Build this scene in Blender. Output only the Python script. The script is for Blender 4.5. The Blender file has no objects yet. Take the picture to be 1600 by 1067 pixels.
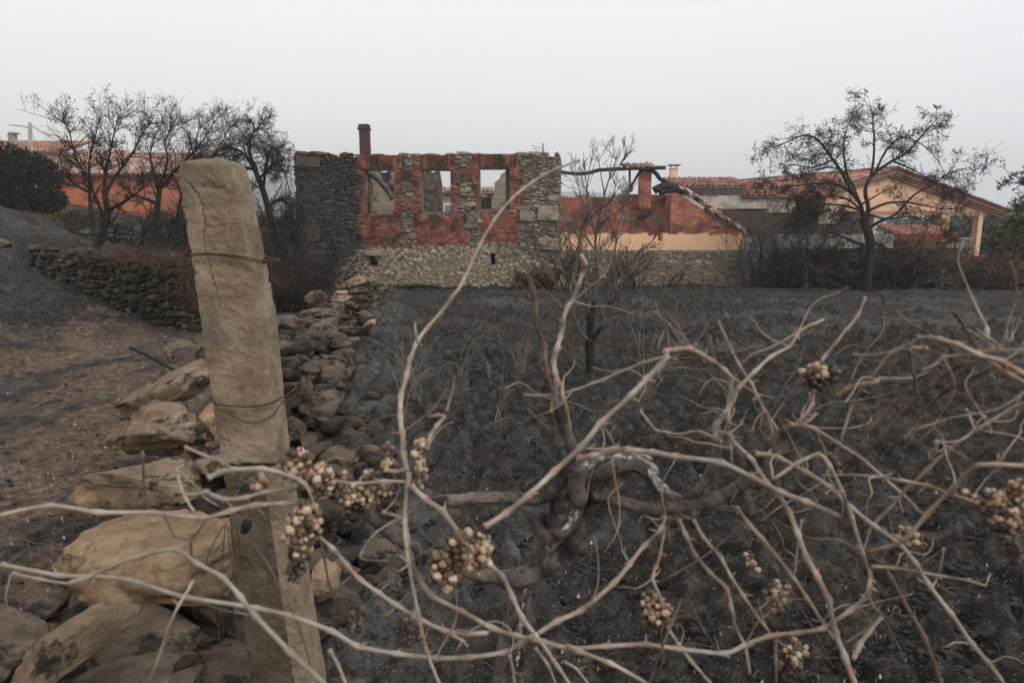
import bpy, bmesh, math, random
import numpy as np
from mathutils import Vector, Matrix

sc = bpy.context.scene
R = math.radians
# ------------------------------------------------------------------ camera, sky, sun, exposure
PITCH = R(10.0); EYE = 1.75; F = 1067.0
cam_d = bpy.data.cameras.new("camera"); cam = bpy.data.objects.new("camera", cam_d)
sc.collection.objects.link(cam); sc.camera = cam
cam.location = (0, 0, EYE); cam.rotation_euler = (R(90) - PITCH, 0, 0)
cam_d.lens = 24.0; cam_d.sensor_width = 36.0; cam_d.clip_start = 0.05; cam_d.clip_end = 6000
cam_d.dof.use_dof = True; cam_d.dof.focus_distance = 8.0; cam_d.dof.aperture_fstop = 5.0
sc.view_settings.view_transform = 'Standard'; sc.view_settings.look = 'None'
sc.view_settings.exposure = 0.17; sc.view_settings.gamma = 1.0; sc.view_settings.use_curve_mapping = False
sc.cycles.max_bounces = 5; sc.cycles.diffuse_bounces = 2; sc.cycles.glossy_bounces = 2
sc.cycles.transmission_bounces = 2; sc.cycles.volume_bounces = 3; sc.cycles.transparent_max_bounces = 6
sc.cycles.use_denoising = True

SUN_EL, SUN_AZ = R(42), R(130)     # azimuth clockwise from +Y
w = bpy.data.worlds.new("World"); sc.world = w; w.use_nodes = True
nt = w.node_tree; nt.nodes.clear()
out = nt.nodes.new("ShaderNodeOutputWorld"); bg = nt.nodes.new("ShaderNodeBackground")
sky = nt.nodes.new("ShaderNodeTexSky"); sky.sky_type = 'NISHITA'; sky.sun_disc = False
sky.sun_elevation = SUN_EL; sky.sun_rotation = SUN_AZ; sky.dust_density = 6; sky.air_density = 1.0
hs = nt.nodes.new("ShaderNodeHueSaturation"); hs.inputs["Saturation"].default_value = 0.25
tc = nt.nodes.new("ShaderNodeTexCoord"); sx = nt.nodes.new("ShaderNodeSeparateXYZ")
mr = nt.nodes.new("ShaderNodeMapRange"); mr.inputs[1].default_value = -0.6; mr.inputs[2].default_value = 0.6
cm = nt.nodes.new("ShaderNodeMix"); cm.data_type = 'RGBA'
cm.inputs[6].default_value = (8.75, 8.25, 7.85, 1); cm.inputs[7].default_value = (7.85, 8.15, 8.45, 1)
mx = nt.nodes.new("ShaderNodeMix"); mx.data_type = 'RGBA'; mx.inputs[0].default_value = 0.85
nz = nt.nodes.new("ShaderNodeTexNoise"); nz.inputs["Scale"].default_value = 1.3; nz.inputs["Detail"].default_value = 3
ml = nt.nodes.new("ShaderNodeMapRange"); ml.inputs[3].default_value = 0.97; ml.inputs[4].default_value = 1.03
vm = nt.nodes.new("ShaderNodeVectorMath"); vm.operation = 'SCALE'
L = nt.links.new
L(sky.outputs[0], hs.inputs["Color"]); L(tc.outputs["Generated"], sx.inputs[0]); L(sx.outputs[0], mr.inputs[0])
L(mr.outputs[0], cm.inputs[0]); L(hs.outputs[0], mx.inputs[6]); L(cm.outputs[2], mx.inputs[7])
L(tc.outputs["Generated"], nz.inputs["Vector"]); L(nz.outputs[0], ml.inputs[0])
L(mx.outputs[2], vm.inputs[0]); L(ml.outputs[0], vm.inputs["Scale"])
L(vm.outputs[0], bg.inputs[0]); bg.inputs[1].default_value = 0.12; L(bg.outputs[0], out.inputs[0])
sl = bpy.data.lights.new("sun", 'SUN'); sl.energy = 1.5; sl.angle = R(14); sl.color = (1, 0.93, 0.84)
so = bpy.data.objects.new("sun", sl); sc.collection.objects.link(so)
sd = Vector((math.sin(SUN_AZ) * math.cos(SUN_EL), math.cos(SUN_AZ) * math.cos(SUN_EL), math.sin(SUN_EL)))
so.rotation_euler = sd.to_track_quat('Z', 'Y').to_euler()

# ------------------------------------------------------------------ helpers
rnd = random.Random(7)
def ray(px, py):
    c = (px - 800) / F; u = (533.5 - py) / F; s, k = math.sin(PITCH), math.cos(PITCH)
    return np.array((c, k + u * s, -s + u * k))
def P(px, py, Y):                       # the point of the place seen at this pixel, Y metres ahead
    d = ray(px, py); t = Y / d[1]
    return np.array((d[0] * t, Y, EYE + d[2] * t))
def pxm(Y, py=533):                      # metres per pixel there
    return Y / ray(800, py)[1] / F

def vnoise(p, seed=0):
    p = np.asarray(p, float); i = np.floor(p).astype(np.int64); f = p - i; f = f * f * (3 - 2 * f)
    def h(x, y, z):
        n = (x * 374761393 + y * 668265263 + z * 2147483647 + seed * 974634777) & 0xffffffff
        n = ((n ^ (n >> 13)) * 1274126177) & 0xffffffff
        n = (n ^ (n >> 16)) & 0xffff
        return n / 32767.5 - 1
    r = 0
    for a in (0, 1):
        for b in (0, 1):
            for c in (0, 1):
                wt = (f[:, 0] if a else 1 - f[:, 0]) * (f[:, 1] if b else 1 - f[:, 1]) * (f[:, 2] if c else 1 - f[:, 2])
                r = r + wt * h(i[:, 0] + a, i[:, 1] + b, i[:, 2] + c)
    return r
def fbm(p, octv=4, seed=0, gain=.5):
    s = 0; a = 1; q = np.asarray(p, float)
    for k in range(octv):
        s = s + a * vnoise(q, seed + k * 17); q = q * 2.03 + 11.3; a *= gain
    return s

class MB:
    def __init__(s): s.v = []; s.t = []; s.q = []; s.n = 0; s.tm = []; s.qm = []
    def add(s, v, t=None, q=None, mi=0):
        v = np.asarray(v, float).reshape(-1, 3)
        if t is not None and len(t):
            t = np.asarray(t, int).reshape(-1, 3) + s.n; s.t.append(t); s.tm.append(np.full(len(t), mi))
        if q is not None and len(q):
            q = np.asarray(q, int).reshape(-1, 4) + s.n; s.q.append(q); s.qm.append(np.full(len(q), mi))
        s.v.append(v); s.n += len(v)
    def build(s, name, mat, parent=None, smooth=True):
        v = np.concatenate(s.v) if s.v else np.zeros((0, 3))
        root = Vector((0, 0, 0)); q_ = parent
        while q_ is not None: root = root + q_.location; q_ = q_.parent
        v = v - np.array(root)
        t = np.concatenate(s.t) if s.t else np.zeros((0, 3), int)
        q = np.concatenate(s.q) if s.q else np.zeros((0, 4), int)
        me = bpy.data.meshes.new(name); me.vertices.add(len(v)); me.vertices.foreach_set("co", v.ravel())
        loops = np.concatenate([t.ravel(), q.ravel()]); me.loops.add(len(loops)); me.loops.foreach_set("vertex_index", loops)
        nt_, nq = len(t), len(q); me.polygons.add(nt_ + nq)
        st = np.concatenate([np.arange(nt_) * 3, nt_ * 3 + np.arange(nq) * 4])
        me.polygons.foreach_set("loop_start", st)
        me.polygons.foreach_set("use_smooth", np.full(nt_ + nq, bool(smooth)))
        mi = np.concatenate((s.tm if s.tm else []) + (s.qm if s.qm else []) or [np.zeros(0)]).astype(int)
        for m in (mat if isinstance(mat, (list, tuple)) else [mat]): me.materials.append(m)
        me.polygons.foreach_set("material_index", mi)
        me.update(calc_edges=True); me.validate()
        o = bpy.data.objects.new(name, me); sc.collection.objects.link(o)
        if parent is not None: o.parent = parent
        return o

def tag(o, label, cat, group=None):
    o["label"] = label; o["category"] = cat
    if group: o["group"] = group
    return o
def empty(name, loc, label, cat, group=None):
    o = bpy.data.objects.new(name, None); sc.collection.objects.link(o); o.location = tuple(float(x) for x in loc)
    o.empty_display_size = .1
    return tag(o, label, cat, group)
def structure(o): o["kind"] = "structure"; return o
def stuff(o, label=None, cat=None):
    o["kind"] = "stuff"
    if label: o["label"] = label; o["category"] = cat
    return o

# --- shapes
def box(mb, lo, hi, jit=0, mi=0, bev=0):
    x0, y0, z0 = lo; x1, y1, z1 = hi
    v = np.array([(x0, y0, z0), (x1, y0, z0), (x1, y1, z0), (x0, y1, z0), (x0, y0, z1), (x1, y0, z1), (x1, y1, z1), (x0, y1, z1)], float)
    if jit: v += np.random.RandomState(int(abs(x0 * 1e4 + z0 * 977)) % 99991).uniform(-jit, jit, v.shape)
    mb.add(v, q=[(0, 3, 2, 1), (4, 5, 6, 7), (0, 1, 5, 4), (1, 2, 6, 5), (2, 3, 7, 6), (3, 0, 4, 7)], mi=mi)
def obox(mb, c, ax, ay, az, mi=0, jit=0, rs=None):
    c, ax, ay, az = map(np.asarray, (c, ax, ay, az))
    v = np.array([c + sx_ * ax + sy * ay + sz * az for sz in (-1, 1) for sx_, sy in ((-1, -1), (1, -1), (1, 1), (-1, 1))])
    if jit: v = v + (rs or np.random).uniform(-jit, jit, v.shape)
    mb.add(v, q=[(0, 3, 2, 1), (4, 5, 6, 7), (0, 1, 5, 4), (1, 2, 6, 5), (2, 3, 7, 6), (3, 0, 4, 7)], mi=mi)
def pbox(mb, x0, y0, x1, y1, Y, dep, mi=0):      # a box whose front face fills this pixel rectangle at Y
    ym = (y0 + y1) / 2; a = P(x0, ym, Y); b = P(x1, ym, Y)
    box(mb, (a[0], Y, P(800, y1, Y)[2]), (b[0], Y + dep, P(800, y0, Y)[2]), mi=mi)

def spline(pts, k=4):
    p = np.asarray(pts, float); n = len(p)
    if n < 3 or k < 2: return p
    o = []
    for i in range(n - 1):
        a = p[max(i - 1, 0)]; b = p[i]; c = p[i + 1]; d = p[min(i + 2, n - 1)]
        for j in range(k):
            t = j / k
            o.append(.5 * ((2 * b) + (c - a) * t + (2 * a - 5 * b + 4 * c - d) * t * t + (3 * b - a - 3 * c + d) * t ** 3))
    o.append(p[-1]); return np.array(o)
def tube(mb, pts, rad, sides=8, rough=0, seed=0, mi=0, flat=1.0):
    p = np.asarray(pts, float)[:, :3]; n = len(p); rad = np.broadcast_to(np.asarray(rad, float), (n,))
    t = np.gradient(p, axis=0); t /= np.linalg.norm(t, axis=1)[:, None] + 1e-9
    ref = np.array((.3, .2, 1.0)) if abs(t[0][2]) < .8 else np.array((1.0, .2, .1))
    u = np.cross(t[0], ref); u /= np.linalg.norm(u); V = []
    rs = np.random.RandomState(seed)
    a = np.arange(sides) / sides * 2 * math.pi
    base = 1 + rough * rs.uniform(-1, 1, sides) * .6
    for i in range(n):
        u = u - t[i] * u.dot(t[i]); u /= np.linalg.norm(u) + 1e-9; v = np.cross(t[i], u)
        base = 1 + (base - 1) * .75 + rough * rs.uniform(-.5, .5, sides)
        rr = rad[i] * base
        V.append(p[i] + (np.cos(a) * rr)[:, None] * u + (np.sin(a) * rr * flat)[:, None] * v)
    V = np.concatenate(V + [p[:1], p[-1:]])
    i = np.arange(n - 1)[:, None] * sides; j = np.arange(sides)[None]; j2 = (j + 1) % sides
    q = np.stack([i + j, i + j2, i + sides + j2, i + sides + j], -1).reshape(-1, 4)
    c0 = n * sides; jj = np.arange(sides); k2 = (jj + 1) % sides
    tt = np.concatenate([np.stack([np.full(sides, c0), k2, jj], -1), np.stack([np.full(sides, c0 + 1), (n - 1) * sides + jj, (n - 1) * sides + k2], -1)])
    mb.add(V, t=tt, q=q, mi=mi)
def cones(mb, segs, sides=4, mi=0):      # many straight tapered pieces at once: rows p0 p1 r0 r1
    s = np.asarray(segs, float).reshape(-1, 8)
    if not len(s): return
    a, b, r0, r1 = s[:, 0:3], s[:, 3:6], s[:, 6], s[:, 7]
    t = b - a; t /= np.linalg.norm(t, axis=1)[:, None] + 1e-9
    ref = np.where(np.abs(t[:, 2:3]) < .8, np.array([[0, 0, 1.]]), np.array([[1., 0, 0]]))
    u = np.cross(t, ref); u /= np.linalg.norm(u, axis=1)[:, None] + 1e-9; v = np.cross(t, u)
    an = np.arange(sides) / sides * 2 * math.pi
    ring = np.cos(an)[None, :, None] * u[:, None] + np.sin(an)[None, :, None] * v[:, None]
    A = a[:, None] + ring * r0[:, None, None]; B = b[:, None] + t[:, None] * (r1[:, None, None] * .3) + ring * r1[:, None, None]
    V = np.concatenate([A, B], 1).reshape(-1, 3); m = len(s)
    o = np.arange(m)[:, None] * 2 * sides; j = np.arange(sides)[None]; j2 = (j + 1) % sides
    mb.add(V, q=np.stack([o + j, o + j2, o + sides + j2, o + sides + j], -1).reshape(-1, 4), mi=mi)
def leaves(mb, pts, size, rs, mi=0, curl=.35):
    p = np.asarray(pts, float).reshape(-1, 3); n = len(p)
    if not n: return
    a = rs.normal(size=(n, 3)); a /= np.linalg.norm(a, axis=1)[:, None]; b = rs.normal(size=(n, 3)); b -= a * (a * b).sum(1)[:, None]
    b /= np.linalg.norm(b, axis=1)[:, None]; c = np.cross(a, b); s = (size * rs.uniform(.5, 1.4, n))[:, None]
    v = np.stack([p, p + a * s * .5 + b * s * .38 + c * s * curl, p + a * s * 1.1, p + a * s * .5 - b * s * .38 + c * s * curl], 1).reshape(-1, 3)
    mb.add(v, q=np.arange(4 * n).reshape(-1, 4), mi=mi)

_ico = {}
def ico(sub):
    if sub not in _ico:
        bm = bmesh.new(); bmesh.ops.create_icosphere(bm, subdivisions=sub, radius=1)
        bm.verts.ensure_lookup_table()
        _ico[sub] = (np.array([v.co[:] for v in bm.verts]), np.array([[v.index for v in f.verts] for f in bm.faces])); bm.free()
    return _ico[sub]
def rock(mb, c, size, seed, sub=3, rot=None, facets=9, rough=.05, mi=0, sq=.6):
    v, f = ico(sub); rs = np.random.RandomState(seed); v = v.copy()
    v = np.sign(v) * np.abs(v) ** sq                    # squarer than a ball
    for k in range(int(facets * 1.6)):
        n = rs.normal(size=3); n /= np.linalg.norm(n); d = rs.uniform(.58, 1.0)
        e = v @ n - d; v = v - np.outer(np.maximum(e, 0) * .97, n)
    v = v / np.abs(v).max(0)
    v = v * (1 + rough * fbm(v * 1.7 + seed * 3.1, 4, seed)[:, None] * 1.6)
    if sub >= 4: v = v * (1 + rough * .75 * fbm(v * 6 + seed, 5, seed + 5, .62)[:, None] - rough * .5 * np.abs(fbm(v * 3.3 + seed, 3, seed + 6))[:, None] - rough * 1.5 * np.maximum(fbm(v * 2.6 + seed * 2, 3, seed + 8)[:, None] - .35, 0))
    v = v * np.asarray(size)
    if rot is None: rot = (rs.uniform(-.3, .3), rs.uniform(-.3, .3), rs.uniform(0, 6.3))
    M = np.array(Matrix.Rotation(rot[2], 3, 'Z') @ Matrix.Rotation(rot[1], 3, 'Y') @ Matrix.Rotation(rot[0], 3, 'X'))
    mb.add(v @ M.T + np.asarray(c), t=f, mi=mi)

# --- rubble masonry: Voronoi stones bulging out of a wall plane
def masonry(mb, O, U, V, N, rect, smin, smax, h, seed, skip=None, asp=.55, gap=.012, top=None, mi=0):
    rs = random.Random(seed); u0, v0, u1, v1 = rect; pts = []
    n = int((u1 - u0) * (v1 - v0) / (smin * smin * asp) * 9)
    cell = {}
    for _ in range(n):
        r = smin + (smax - smin) * rs.random() ** 2.2
        a = rs.uniform(u0, u1); b = rs.uniform(v0, v1)
        g = (int(a / smax), int(b / (smax * asp))); ok = True
        for i in (-1, 0, 1):
            for j in (-1, 0, 1):
                for (x, y, rr) in cell.get((g[0] + i, g[1] + j), ()):
                    if math.hypot(a - x, (b - y) / asp) < (r + rr) * .5: ok = False; break
                if not ok: break
            if not ok: break
        if ok: cell.setdefault(g, []).append((a, b, r)); pts.append((a, b, r))
    A = np.array(pts); S = A[:, :2] / np.array((1, asp)); O, U, V, N = map(np.asarray, (O, U, V, N))
    for i in range(len(A)):
        a, b, r = A[i]
        if skip and skip(a, b): continue
        if top and b > top(a): continue
        d = ((S - S[i]) ** 2).sum(1); idx = np.argsort(d)[1:16]
        poly = [(u0, v0 / asp), (u1, v0 / asp), (u1, v1 / asp), (u0, v1 / asp)]
        for j in idx:
            if d[j] > (smax * 2.2) ** 2: break
            m = (S[i] + S[j]) / 2; nn = S[j] - S[i]; wgt = .5 * (A[i, 2] - A[j, 2]) * .5
            nl = math.hypot(*nn) + 1e-9; nn = nn / nl; c = m @ nn + wgt * .6; new = []
            for k in range(len(poly)):
                p = poly[k]; q = poly[(k + 1) % len(poly)]; dp = p[0] * nn[0] + p[1] * nn[1] - c; dq = q[0] * nn[0] + q[1] * nn[1] - c
                if dp <= 0: new.append(p)
                if dp * dq < 0: t = dp / (dp - dq); new.append((p[0] + (q[0] - p[0]) * t, p[1] + (q[1] - p[1]) * t))
            poly = new
            if len(poly) < 3: break
        if len(poly) < 3: continue
        pl = np.array(poly) * np.array((1, asp)); ce = pl.mean(0); ext = np.ptp(pl, 0)
        if ext.max() > smax * 2.4: continue
        # subdivide, round the corners
        q = []
        for k in range(len(pl)):
            p0 = pl[k]; p1 = pl[(k + 1) % len(pl)]
            w_ = .5 + (rs.random() - .5) * .16; q += [p0 * .9 + p1 * .1, (p0 * w_ + p1 * (1 - w_)) * 1.0, p0 * .1 + p1 * .9]
        q = np.array(q); k = len(q); e = q - ce; le = np.linalg.norm(e, axis=1)[:, None] + 1e-9
        g2 = max(.05, 1 - gap / max(.03, ext.min() * .5)); hh = h * rs.uniform(.35, 1.2)
        jr = np.array([rs.uniform(.9, 1.04) for _ in range(k)])[:, None]
        rings = [(g2 * jr, -.03), (g2 * jr, hh * .45), (g2 * .86 * jr, hh * .92), (.5, hh * rs.uniform(.95, 1.2))]
        vv = []; tilt = (rs.uniform(-.25, .25), rs.uniform(-.3, .3))
        for sc_, z in rings:
            qq = ce + e * sc_
            zz = z + ((qq - ce) @ np.array(tilt)) * (1 if z > 0 else 0)
            vv.append(O + np.outer(qq[:, 0], U) + np.outer(qq[:, 1], V) + np.outer(np.broadcast_to(zz, k), N))
        vv.append((O + ce[0] * U + ce[1] * V + (rings[-1][1]) * N)[None])
        vv = np.concatenate(vv); j = np.arange(k); j2 = (j + 1) % k
        qd = np.concatenate([np.stack([r_ * k + j, r_ * k + j2, (r_ + 1) * k + j2, (r_ + 1) * k + j], -1) for r_ in range(3)])
        mb.add(vv, q=qd, t=np.stack([3 * k + j, 3 * k + j2, np.full(k, 4 * k)], -1), mi=mi)
def bricks(mb, O, U, V, N, rect, seed, bw=.24, bh=.068, dep=.03, skip=None, miss=.02, vert=False, mi=0):
    rs = random.Random(seed); u0, v0, u1, v1 = rect; O, U, V, N = map(np.asarray, (O, U, V, N))
    if vert: bw, bh = .068, v1 - v0
    b = v0; row = 0
    while b < v1 - bh * .4:
        a = u0 - (bw / 2 if row % 2 and not vert else 0)
        while a < u1:
            a0 = max(a, u0); a1 = min(a + bw - .012, u1)
            if a1 - a0 > .03 and rs.random() > miss and not (skip and skip((a0 + a1) / 2, b + bh / 2)):
                d = dep * rs.uniform(.5, 1.25)
                obox(mb, O + (a0 + a1) / 2 * U + (b + bh / 2 - .005) * V + (d / 2 - .02) * N, (a1 - a0) / 2 * U, (d / 2 + .02) * N, (bh / 2 - .006) * V, mi=mi, jit=.003, rs=np.random)
            a += bw
        b += bh; row += 1
def slab_holes(mb, O, U, V, N, rect, holes, th, mi=0):     # wall core with rectangular openings
    O, U, V, N = map(np.asarray, (O, U, V, N)); u0, v0, u1, v1 = rect
    us = sorted({u0, u1, *[x for h in holes for x in (h[0], h[2])]}); vs = sorted({v0, v1, *[x for h in holes for x in (h[1], h[3])]})
    us = [x for x in us if u0 <= x <= u1]; vs = [x for x in vs if v0 <= x <= v1]
    inh = lambda a, b: any(h[0] < a < h[2] and h[1] < b < h[3] for h in holes) or not (u0 < a < u1 and v0 < b < v1)
    pt = lambda a, b, d: O + a * U + b * V - d * N
    for i in range(len(us) - 1):
        for j in range(len(vs) - 1):
            a0, a1, b0, b1 = us[i], us[i + 1], vs[j], vs[j + 1]; am, bm = (a0 + a1) / 2, (b0 + b1) / 2
            if inh(am, bm): continue
            mb.add([pt(a0, b0, 0), pt(a1, b0, 0), pt(a1, b1, 0), pt(a0, b1, 0)], q=[(0, 1, 2, 3)], mi=mi)
            mb.add([pt(a0, b0, th), pt(a1, b0, th), pt(a1, b1, th), pt(a0, b1, th)], q=[(3, 2, 1, 0)], mi=mi)
            for (x0, y0, x1, y1, tx, ty) in ((a0, b0, a0, b1, a0 - 1e-3, bm), (a1, b0, a1, b1, a1 + 1e-3, bm), (a0, b0, a1, b0, am, b0 - 1e-3), (a0, b1, a1, b1, am, b1 + 1e-3)):
                if inh(tx, ty): mb.add([pt(x0, y0, 0), pt(x1, y1, 0), pt(x1, y1, th), pt(x0, y0, th)], q=[(0, 1, 2, 3)], mi=mi)
def tiles(mb, p00, p10, p01, seed, tw=.24, tl=.36, skip=None, h=.055, mi=0, mess=.012):   # barrel tiles over a slope: p00-p10 eave, p00-p01 up
    p00, p10, p01 = map(np.asarray, (p00, p10, p01)); W = np.linalg.norm(p10 - p00); H = np.linalg.norm(p01 - p00)
    U = (p10 - p00) / W; V = (p01 - p00) / H; N = np.cross(U, V); N = N if N[2] > 0 else -N; rs = np.random.RandomState(seed)
    nu, nv = int(W / tw), int(H / tl); a = np.linspace(0, math.pi, 6)
    for j in range(nv + 1):
        for i in range(nu + 1):
            if skip and skip((i + .5) * tw, (j + .5) * tl): continue
            for kind in (0, 1):
                jx, jy, jz = rs.uniform(-mess, mess, 3); r = tw * .30; cx = i * tw + (0 if kind else tw / 2) + jx
                prof = [(cx + math.cos(t) * r * 1.02, (math.sin(t) * h if kind else -math.sin(t) * h * .6 + h * .55)) for t in a]
                v = []
                for (y, sc_, zz) in ((j * tl + jy, 1.08, .018), ((j + 1.12) * tl + jy, .86, 0)):
                    v += [p00 + (cx + (x - cx) * sc_) * U + y * V + (z + zz + jz) * N for x, z in prof]
                q = [(k, k + 1, k + 7, k + 6) for k in range(5)]; mb.add(v, q=q, mi=mi)
    mb.add([p00 - .02 * N, p10 - .02 * N, p10 + p01 - p00 - .02 * N, p01 - .02 * N, p00 - .09 * N, p10 - .09 * N, p10 + p01 - p00 - .09 * N, p01 - .09 * N],
           q=[(0, 1, 2, 3), (7, 6, 5, 4), (0, 4, 5, 1), (1, 5, 6, 2), (2, 6, 7, 3), (3, 7, 4, 0)], mi=mi)

# ------------------------------------------------------------------ materials
def ramp(nt, cols, fac):
    r = nt.nodes.new("ShaderNodeValToRGB"); e = r.color_ramp.elements
    while len(e) > 1: e.remove(e[-1])
    for i, (p, c) in enumerate(cols):
        x = e[0] if i == 0 else e.new(p); x.position = p; x.color = (*c, 1)
    nt.links.new(fac, r.inputs[0]); return r.outputs[0]
def noise(nt, co, scale, detail=6, rough=.6, dist=0):
    n = nt.nodes.new("ShaderNodeTexNoise"); n.inputs["Scale"].default_value = scale; n.inputs["Detail"].default_value = detail
    n.inputs["Roughness"].default_value = rough; n.inputs["Distortion"].default_value = dist
    nt.links.new(co, n.inputs["Vector"]); return n.outputs[0]
def rng(nt, v, a, b, c=0., d=1.):
    m = nt.nodes.new("ShaderNodeMapRange"); m.interpolation_type = 'SMOOTHSTEP'
    for i, x in enumerate((a, b, c, d)): m.inputs[i + 1].default_value = x
    nt.links.new(v, m.inputs[0]); return m.outputs[0]
def mix(nt, f, a, b, mode='MIX'):
    m = nt.nodes.new("ShaderNodeMix"); m.data_type = 'RGBA'; m.blend_type = mode
    for s, x in ((0, f), (6, a), (7, b)):
        if isinstance(x, (int, float)): m.inputs[s].default_value = x
        elif isinstance(x, tuple): m.inputs[s].default_value = (*x, 1)
        else: nt.links.new(x, m.inputs[s])
    return m.outputs[2]
def math_(nt, op, a, b):
    m = nt.nodes.new("ShaderNodeMath"); m.operation = op
    for i, x in enumerate((a, b)):
        if isinstance(x, (int, float)): m.inputs[i].default_value = x
        else: nt.links.new(x, m.inputs[i])
    return m.outputs[0]
def mat(name, cols, scale=4, rough=.9, bump=.3, bscale=30, island=0, stains=(), spec=.2, axis=None, stretch=(1, 1, 1), detail=7, bdist=.02):
    """cols: ramp over noise; island: share of the ramp driven by each loose piece; stains: (colour, scale, lo, hi[, strength]); axis: (axis, lo, hi, colour) world-fixed soot limit"""
    m = bpy.data.materials.new(name); m.use_nodes = True; nt = m.node_tree; nt.nodes.clear()
    o = nt.nodes.new("ShaderNodeOutputMaterial"); b = nt.nodes.new("ShaderNodeBsdfPrincipled"); nt.links.new(b.outputs[0], o.inputs[0])
    tc = nt.nodes.new("ShaderNodeTexCoord"); mp = nt.nodes.new("ShaderNodeMapping"); mp.inputs["Scale"].default_value = stretch
    nt.links.new(tc.outputs["Object"], mp.inputs[0]); co = mp.outputs[0]
    n = rng(nt, noise(nt, co, scale, detail), .25, .75)
    if island:
        g = nt.nodes.new("ShaderNodeNewGeometry")
        n = math_(nt, 'ADD', math_(nt, 'MULTIPLY', n, 1 - island), math_(nt, 'MULTIPLY', g.outputs["Random Per Island"], island))
    c = ramp(nt, [(i / max(1, len(cols) - 1), k) for i, k in enumerate(cols)], n)
    for s in stains:
        f = rng(nt, noise(nt, co, s[1], 6, .65), s[2], s[3], 0., s[4] if len(s) > 4 else 1.)
        c = mix(nt, f, c, s[0])
    if axis:
        for ax in axis:
            sp = nt.nodes.new("ShaderNodeSeparateXYZ"); nt.links.new(tc.outputs["Object"], sp.inputs[0])
            v = math_(nt, 'ADD', sp.outputs[ax[0]], math_(nt, 'MULTIPLY', noise(nt, tc.outputs["Object"], 1.1, 5), ax[4] if len(ax) > 4 else 1.2))
            c = mix(nt, rng(nt, v, ax[1], ax[2], 0., ax[5] if len(ax) > 5 else 1.), c, ax[3])
    nt.links.new(c, b.inputs["Base Color"]); b.inputs["Roughness"].default_value = rough; b.inputs["Specular IOR Level"].default_value = spec
    if bump:
        bp = nt.nodes.new("ShaderNodeBump"); bp.inputs["Strength"].default_value = bump; bp.inputs["Distance"].default_value = bdist
        nt.links.new(noise(nt, co, bscale, 8, .7), bp.inputs["Height"]); nt.links.new(bp.outputs[0], b.inputs["Normal"])
    return m
SOOT = (.014, .0125, .012)
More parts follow.
